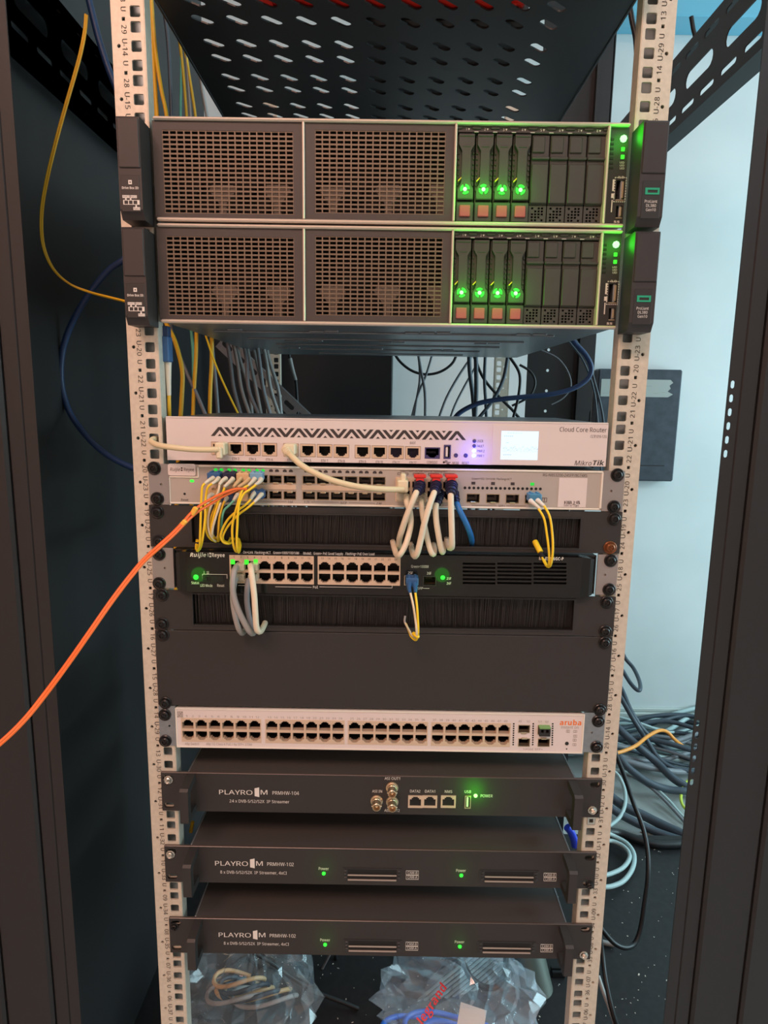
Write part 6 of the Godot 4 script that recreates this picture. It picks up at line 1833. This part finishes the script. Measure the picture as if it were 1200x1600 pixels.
func behind() -> void:
	var z := -1.325
	var a := px(940, 577, z)
	var b := px(1052, 750, z)
	var x1 := px(1058, 577, z).x
	var o := thing("wall_box", "flat dark box on the pale wall behind the right rail, crossed by a torn tape", "box", Vector3(a.x, b.y, z))
	part(MB.new().box(a.x - 0.02, x1, b.y, a.y, -1.33, -1.285, 0.004), "cover", mat(Color(0.23, 0.26, 0.30), 0.45, 0.0, {"albedo_texture": noise_tex(0.03, Color(0.72, 0.74, 0.76), Color(1, 1, 1), 31), "uv1_triplanar": true, "uv1_world_triplanar": true, "uv1_scale": Vector3(3, 3, 3)}), o)
	part(MB.new().box(a.x - 0.02, x1 - 0.03, b.y + 0.045, b.y + 0.048, -1.287, -1.2845), "seam", M.dark, o)
	var t0 := px(940, 592, -1.284)
	var t1 := px(1052, 621, -1.284)
	var poly := PackedVector2Array([Vector2(t0.x, t1.y), Vector2(t0.x, t0.y)])
	for k in 7: poly.append(Vector2(t1.x - 0.012 + [0.0, 0.008, -0.002, 0.002, -0.006, 0.010, -0.004][k], lerpf(t0.y, t1.y, k / 6.0)))
	var tape := MB.new().prism(poly, -1.285, -1.2835)
	for k in 9: tape.box(t0.x + k * 0.022, t0.x + k * 0.022 + 0.014, lerpf(t1.y, t0.y, 0.2 + 0.07 * (k % 7)), lerpf(t1.y, t0.y, 0.23 + 0.07 * (k % 7)), -1.2836, -1.2828, 0.0003)
	part(tape, "torn_tape", mat(Color(0.62, 0.64, 0.62), 0.5), o, "pale torn strip of tape")


func floor_things() -> void:
	var S: Material = M.slate
	floor_cable("slate cable dangling in a narrow loop beside the right rail before the wall", [[180, 20, 0.30], [205, 75, 0.28], [238, 115, 0.26], [262, 165, 0.25], [268, 203, 0.25], [254, 208, 0.25], [226, 178, 0.26], [196, 130, 0.28], [170, 90, 0.30]], 0.0058, S)
	floor_cable("uppermost slate cable running down from the rail to the floor pile", [[170, 170, 0.20], [195, 215, 0.18], [232, 300, 0.14], [290, 385, 0.09], [375, 452, 0.05], [450, 488, 0.04], [520, 510, 0.03]], 0.0072, S)
	floor_cable("second slate cable running down from the rail to the floor pile", [[165, 205, 0.20], [190, 245, 0.18], [248, 345, 0.13], [300, 425, 0.08], [342, 490, 0.05], [400, 530, 0.035], [500, 550, 0.03]], 0.0072, S)
	floor_cable("thick dark slate cable sloping across the pile, third below the rail", [[160, 350, 0.13], [190, 380, 0.12], [262, 445, 0.09], [332, 505, 0.06], [400, 572, 0.04], [452, 606, 0.03], [510, 640, 0.02]], 0.011, S)
	floor_cable("thick dark cable curving low across the pile under the third slate one", [[160, 460, 0.10], [180, 487, 0.09], [222, 535, 0.07], [300, 592, 0.045], [380, 622, 0.03], [460, 630, 0.03], [520, 632, 0.02]], 0.010, S)
	floor_cable("orange cable rising in a hump over the floor pile", [[165, 472, 0.12], [200, 462, 0.12], [250, 440, 0.12], [298, 402, 0.12], [345, 378, 0.12], [378, 382, 0.11], [410, 414, 0.09], [442, 440, 0.06], [490, 475, 0.03]], 0.0050, mat(Color(0.94, 0.60, 0.24), 0.42))
	floor_cable("long black cable drooping close beside the right rail to the black base", [[160, 450, 0.34], [172, 490, 0.33], [200, 562, 0.31], [240, 680, 0.28], [278, 780, 0.25], [298, 880, 0.22], [300, 980, 0.19], [287, 1090, 0.15], [270, 1200, 0.11], [246, 1262, 0.09], [206, 1282, 0.09], [160, 1264, 0.10], [116, 1216, 0.12], [80, 1170, 0.14]], 0.0044, M.blackcable)
	floor_cable("black cable along the foot of the right rail", [[100, 1240, 0.16], [110, 1310, 0.14], [122, 1410, 0.12], [150, 1540, 0.09], [180, 1640, 0.06]], 0.0040, M.blackcable)
	floor_cable("pale grey cable along the foot of the right rail", [[92, 1400, 0.10], [110, 1455, 0.09], [135, 1520, 0.08], [170, 1620, 0.06]], 0.0036, M.greycable)
	floor_cable("outer pale cable coil on the edge of the black base", [[120, 800, 0.06], [160, 818, 0.05], [212, 848, 0.045], [242, 895, 0.042], [236, 950, 0.042], [200, 1002, 0.042], [150, 1026, 0.045], [100, 1030, 0.05]], 0.0050, M.palecable)
	floor_cable("inner pale cable coil on the edge of the black base", [[110, 840, 0.055], [150, 838, 0.05], [200, 862, 0.048], [224, 900, 0.048], [200, 945, 0.048], [150, 972, 0.05], [100, 985, 0.055]], 0.0048, M.palecable)
	floor_cable("pale cable bending down between the rail and the pile", [[150, 540, 0.09], [180, 570, 0.08], [203, 625, 0.06], [204, 685, 0.05], [182, 738, 0.04], [140, 775, 0.035]], 0.0046, M.palecable)
	floor_cable("thin pale cable running right across the pale floor", [[160, 540, 0.05], [210, 552, 0.05], [300, 592, 0.035], [380, 662, 0.02], [440, 730, 0.012], [480, 760, 0.01]], 0.0042, M.palecable)
	floor_cable("second thin pale cable running right across the pale floor", [[170, 552, 0.04], [240, 572, 0.04], [320, 622, 0.03], [400, 700, 0.02], [470, 780, 0.01]], 0.0040, M.midgrey)
	floor_cable("thick black cable lying low at the back edge of the black base, upper of two", [[130, 640, 0.05], [200, 692, 0.035], [280, 730, 0.025], [360, 770, 0.02], [450, 812, 0.02], [520, 840, 0.02]], 0.012, M.slate)
	floor_cable("thick black cable lying low at the back edge of the black base, lower of two", [[130, 690, 0.05], [200, 735, 0.035], [280, 775, 0.025], [350, 805, 0.02], [430, 832, 0.02], [500, 850, 0.02]], 0.010, M.slate)
	floor_cable("black cable bowing along the front of the pale floor", [[130, 800, 0.05], [180, 806, 0.04], [250, 830, 0.04], [330, 850, 0.04], [400, 852, 0.04], [470, 846, 0.04]], 0.0095, M.blackcable)
	floor_cable("yellow-green looped wire at the right edge of the pile", [[475, 580, 0.03], [455, 600, 0.03], [440, 630, 0.025], [438, 670, 0.02], [455, 702, 0.02], [490, 720, 0.02]], 0.0040, mat(Color(0.78, 0.85, 0.32), 0.45))
	floor_cable("short white offcut of cable on the black base beside the right rail", [[105, 1258, 0.036], [130, 1264, 0.036], [158, 1270, 0.036]], 0.0045, M.greycable)
	# the tangle against the wall: far too many to count
	var mats := [M.slate, M.midgrey, M.palecable]
	var tangle := thing("cable_tangle", "tangle of slate, grey and pale cables lying along the foot of the pale wall", "cable tangle", Vector3(0.75, 0.004, -1.2))
	tangle.set_meta("kind", "stuff")
	for g in 3:
		var t := MB.new()
		for k in 9:
			var p := PackedVector3Array()
			var z0 := rng.randf_range(-1.28, -1.06)
			var h := rng.randf_range(0.008, 0.07)
			var r := rng.randf_range(0.004, 0.009)
			var ph0 := rng.randf() * TAU
			for i in 9: p.append(Vector3(0.32 + i * 0.11, maxf(r, h + sin(ph0 + i * 1.3) * 0.02), z0 + sin(ph0 + i * 0.9) * 0.055 + (i - 4) * rng.randf_range(-0.012, 0.012)))
			t.tube(smooth_path(p, 4), r, 6)
		var ct := part(t, "cables", mats[g], tangle)
		ct.set_meta("kind", "stuff")
	# litter
	var d := MB.new()
	for k in 620:
		var x := rng.randf_range(-0.22, 0.70)
		var z := rng.randf_range(-0.73, -0.02)
		var s := rng.randf_range(0.0004, 0.0013) * (2.0 if k % 29 == 0 else 1.0)
		d.xf = Transform3D(Basis(Vector3.UP, rng.randf() * TAU), Vector3(x, 0.03, z))
		d.box(-s * (4.0 if k % 11 == 0 else 1.0), s, 0, s * 0.7, -s * 0.5, s * 0.5)
	var lt := solo(d, "litter", M.pale, "scattered pale chips and wire clippings on the black base plate", "litter")
	lt.set_meta("kind", "stuff")
	var sw := MB.new()
	for k in 60:
		var c := ph(900 + rng.randf_range(285, 385) / 2.667, 1000 + rng.randf_range(792, 842) / 2.667, 0.0)
		sw.xf = Transform3D(Basis(Vector3.UP, rng.randf() * TAU), c)
		sw.box(-0.012, 0.012, 0, 0.002, -0.0008, 0.0008)
	lt = solo(sw, "wood_shavings", mat(Color(0.55, 0.44, 0.38), 0.8), "small heap of brown shavings at the back edge of the black base", "shavings")
	lt.set_meta("kind", "stuff")
	# bottom of the rack
	bag("plastic_bag", "crumpled clear plastic bag of pale wires at the bottom left of the rack", px(390, 1568, -0.24), Vector3(0.108, 0.085, 0.085), 3, true)
	bag("plastic_bag", "crumpled clear plastic bag with red lettering and blue cable at the bottom centre", px(716, 1600, -0.24), Vector3(0.128, 0.080, 0.085), 9, false)
	# grey pipe leaning behind
	var p0 := px(818, 1470, -0.36)
	var p1 := px(858, 1640, -0.30)
	var pipe := MB.new().tube(PackedVector3Array([p0, p0.lerp(p1, 0.33), p0.lerp(p1, 0.66), p1]), 0.031, 24)
	solo(pipe, "metal_pipe", mat(Color(0.50, 0.53, 0.50), 0.35, 0.5), "smooth grey metal pipe standing at the bottom right of the rack", "pipe")
	# flat band of white leads
	var band := thing("cable_band", "flat band of parallel white cables behind the red-lettered bag", "cable", px(720, 1540, -0.33))
	for k in 9:
		var dx := (k - 4) * 4.6
		part(MB.new().tube(path([[672 + dx, 1580 + dx * 0.9, -0.30], [705 + dx, 1552 + dx * 0.9, -0.31], [740 + dx, 1524 + dx * 0.9, -0.33], [775 + dx, 1494 + dx * 0.9, -0.35], [800 + dx, 1470 + dx * 0.9, -0.36]]), 0.0026, 7), "lead", M.palecable, band)
	var bx := thing("power_adapter", "black adapter with a green light under the lowest streamer", "adapter", px(585, 1560, -0.42))
	var b0 := px(520, 1600, -0.42)
	var b1 := px(640, 1496, -0.42)
	part(MB.new().box(b0.x, b1.x, b0.y, b1.y, -0.50, -0.42, 0.006), "case", M.black_smooth, bx)
	part(MB.new().box(b0.x + 0.03, b1.x - 0.03, b1.y - 0.012, b1.y + 0.002, -0.424, -0.415, 0.002), "socket", M.dark, bx)
	var lc := px(592.5, 1508, -0.418)
	var le := part(MB.new().lathe(lc, [[0.0035, 0.0], [0.003, 0.002], [0.0, 0.003]], 12), "status_light", glow(Color(0.15, 0.9, 0.45), 1.6), bx)
	lamp(le, lc + Vector3(0, 0, 0.010), Color(0.1, 1.0, 0.35), 0.00008, 0.004)
	for q in [["grey-sheened black cable slanting across the dark space under the lowest streamer", [[395, 1488], [425, 1505], [452, 1525], [490, 1548], [538, 1567], [560, 1576]], M.blackcable, 0.0034, -0.28], ["thin grey cable slanting the other way under the lowest streamer", [[516, 1490], [500, 1520], [485, 1545], [472, 1566]], M.midgrey, 0.0024, -0.36], ["thin black cable hanging left of the adapter", [[524, 1490], [528, 1515], [536, 1545], [548, 1570]], M.blackcable, 0.0034, -0.38], ["black cable in a deep curve between the band and the pipe", [[690, 1490], [722, 1505], [736, 1528], [758, 1543], [778, 1540], [789, 1522], [791, 1490]], M.blackcable, 0.0050, -0.27], ["dark cable coil behind the flat white band", [[650, 1492], [668, 1515], [690, 1518], [700, 1500], [696, 1488]], M.blackcable, 0.0060, -0.38]]:
		var pp := []
		for a in q[1]: pp.append([a[0], a[1], q[4]])
		plain("network_cable", q[0], pp, q[3], q[2])
	# blue plug seen beside the streamers
	var bp := MB.new().tube(path([[886, 1292, -0.10], [892, 1300, -0.10], [897, 1312, -0.10], [899, 1322, -0.10]]), 0.005, 9)
	solo(bp, "network_cable", mat(Color(0.10, 0.22, 0.78), 0.4), "royal blue cable end showing between two streamers beside the right rail", "cable")
	solo(MB.new().tube(path([[301, 1284, -0.05], [299.5, 1292, -0.05], [298, 1300, -0.05]]), 0.0022, 8), "fibre_cable", M.oldyellow, "scrap of yellow cable showing under the uppermost streamer's left handle", "fibre cable")
	var nut := MB.new()
	var nc := px(923.5, 1282, -0.001)
	nut.plate(nc.x - 0.0048, nc.x + 0.0048, nc.y - 0.0048, nc.y + 0.0048, -0.006, -0.0005, [[nc.x - 0.0022, nc.x + 0.0022, nc.y - 0.0022, nc.y + 0.0022]])
	nut.box(nc.x - 0.0048, nc.x - 0.0040, nc.y - 0.004, nc.y + 0.004, -0.003, 0.0012, 0.0002)
	solo(nut, "cage_nut", M.steel, "bright cage nut in the right rail below the uppermost streamer", "nut")
	var clip := MB.new()
	var cc := ph(871, 1517, 0.035)
	for k in 2: clip.box(cc.x - 0.012, cc.x + 0.012, 0.03, 0.042, cc.z - 0.004 + k * 0.009, cc.z + 0.001 + k * 0.009, 0.001)
	solo(clip, "cable_clip", M.dark, "small dark twin clip lying on the base right of the metal pipe", "clip")


func bag(called: String, label: String, c: Vector3, r: Vector3, seed_: int, pale: bool) -> void:
	c.y = maxf(c.y, 0.032 + r.y * 0.75)
	var o := thing(called, label, "plastic bag", Vector3(c.x, 0.031, c.z))
	var f := FastNoiseLite.new(); f.seed = seed_; f.frequency = 1.5; f.fractal_type = FastNoiseLite.FRACTAL_RIDGED; f.fractal_octaves = 3
	var rows := 22
	var cols := 34
	var g := []
	for i in rows + 1:
		var line := []
		var th := PI * i / rows
		for j in cols:
			var a := TAU * j / cols
			var d := Vector3(sin(th) * cos(a), cos(th), sin(th) * sin(a))
			var k := 0.82 + 0.26 * f.get_noise_3d(d.x * 1.2, d.y * 1.2, d.z * 1.2) + 0.15 * f.get_noise_3d(d.x * 5.0 + 3.0, d.y * 5.0, d.z * 5.0)
			if not pale and d.y > 0.2: k += 0.45 * pow(maxf(0.0, d.dot(Vector3(-0.35, 0.72, -0.6).normalized())), 9.0)
			if pale and d.y > 0.2: k += 0.30 * pow(maxf(0.0, d.dot(Vector3(-0.1, 0.8, -0.6).normalized())), 7.0)
			var p := c + d * r * k
			p.y = maxf(p.y, 0.0315 + 0.002 * d.x)
			line.append(p)
		g.append(line)
	var b := MB.new()
	for i in rows:
		for j in cols:
			var l := (j + 1) % cols
			b.flat(g[i][j], g[i][l], g[i + 1][l], g[i][j] - c)
			b.flat(g[i][j], g[i + 1][l], g[i + 1][j], g[i][j] - c)
	part(b, "film", M.bag if pale else M.bag_white, o)
	# what is in it
	var e := RandomNumberGenerator.new(); e.seed = seed_
	for k in (7 if pale else 6):
		var p := PackedVector3Array()
		var rr := e.randf_range(0.35, 0.62)
		var off := Vector3(e.randf_range(-0.25, 0.25) * r.x, e.randf_range(-0.1, 0.25) * r.y, e.randf_range(-0.2, 0.2) * r.z)
		var tilt := e.randf_range(-0.5, 0.5)
		for i in 15:
			var a := TAU * i / 14.0 * (1.0 if not pale else 0.8)
			p.append(c + off + (Vector3() if pale else Vector3(-0.02, -0.035, 0.03)) + Vector3(cos(a) * r.x * rr, sin(a) * r.y * rr * 0.5 + sin(a * 2.0 + tilt) * 0.008, sin(a) * r.z * rr * 0.8))
		for i in p.size(): p[i].y = maxf(p[i].y, 0.038)
		part(MB.new().tube(smooth_path(p, 3), 0.0042 if not pale else 0.0034, 8), "coiled_wire", mat(Color(0.16, 0.44, 0.86), 0.4) if not pale else [M.beige, M.greycable, M.slate][k % 3], o)
	if not pale:
		var up := (cam_p - c).normalized()
		var tx := MB.new()
		tx.xf = Transform3D(Basis.looking_at(-up, Vector3.UP), px(675, 1568, c.z + 0.066))
		var lt := MB.new()
		letters(lt, "legrand", Vector3(), 0.058, 0.0115, 0.98, true)
		for i in range(0, lt.v.size(), 3):
			var n := Vector3.BACK
			tx.tri(lt.v[i], lt.v[i + 1], lt.v[i + 2], n, n, n)
		part(tx, "red_lettering", mat(Color(0.85, 0.10, 0.16), 0.5), o)
		var pb := MB.new()
		pb.xf = Transform3D(Basis.looking_at(-up, Vector3.UP) * Basis(Vector3.BACK, -0.15), px(737, 1592, c.z + 0.045))
		pb.box(-0.020, 0.020, -0.025, 0.016, -0.0005, 0.0005)
		for k in 4: pb.box(-0.012, 0.004 + 0.003 * (k % 2), 0.006 - k * 0.006, 0.0072 - k * 0.006, 0.0005, 0.0008)
		part(pb, "paper_label", M.print, o)
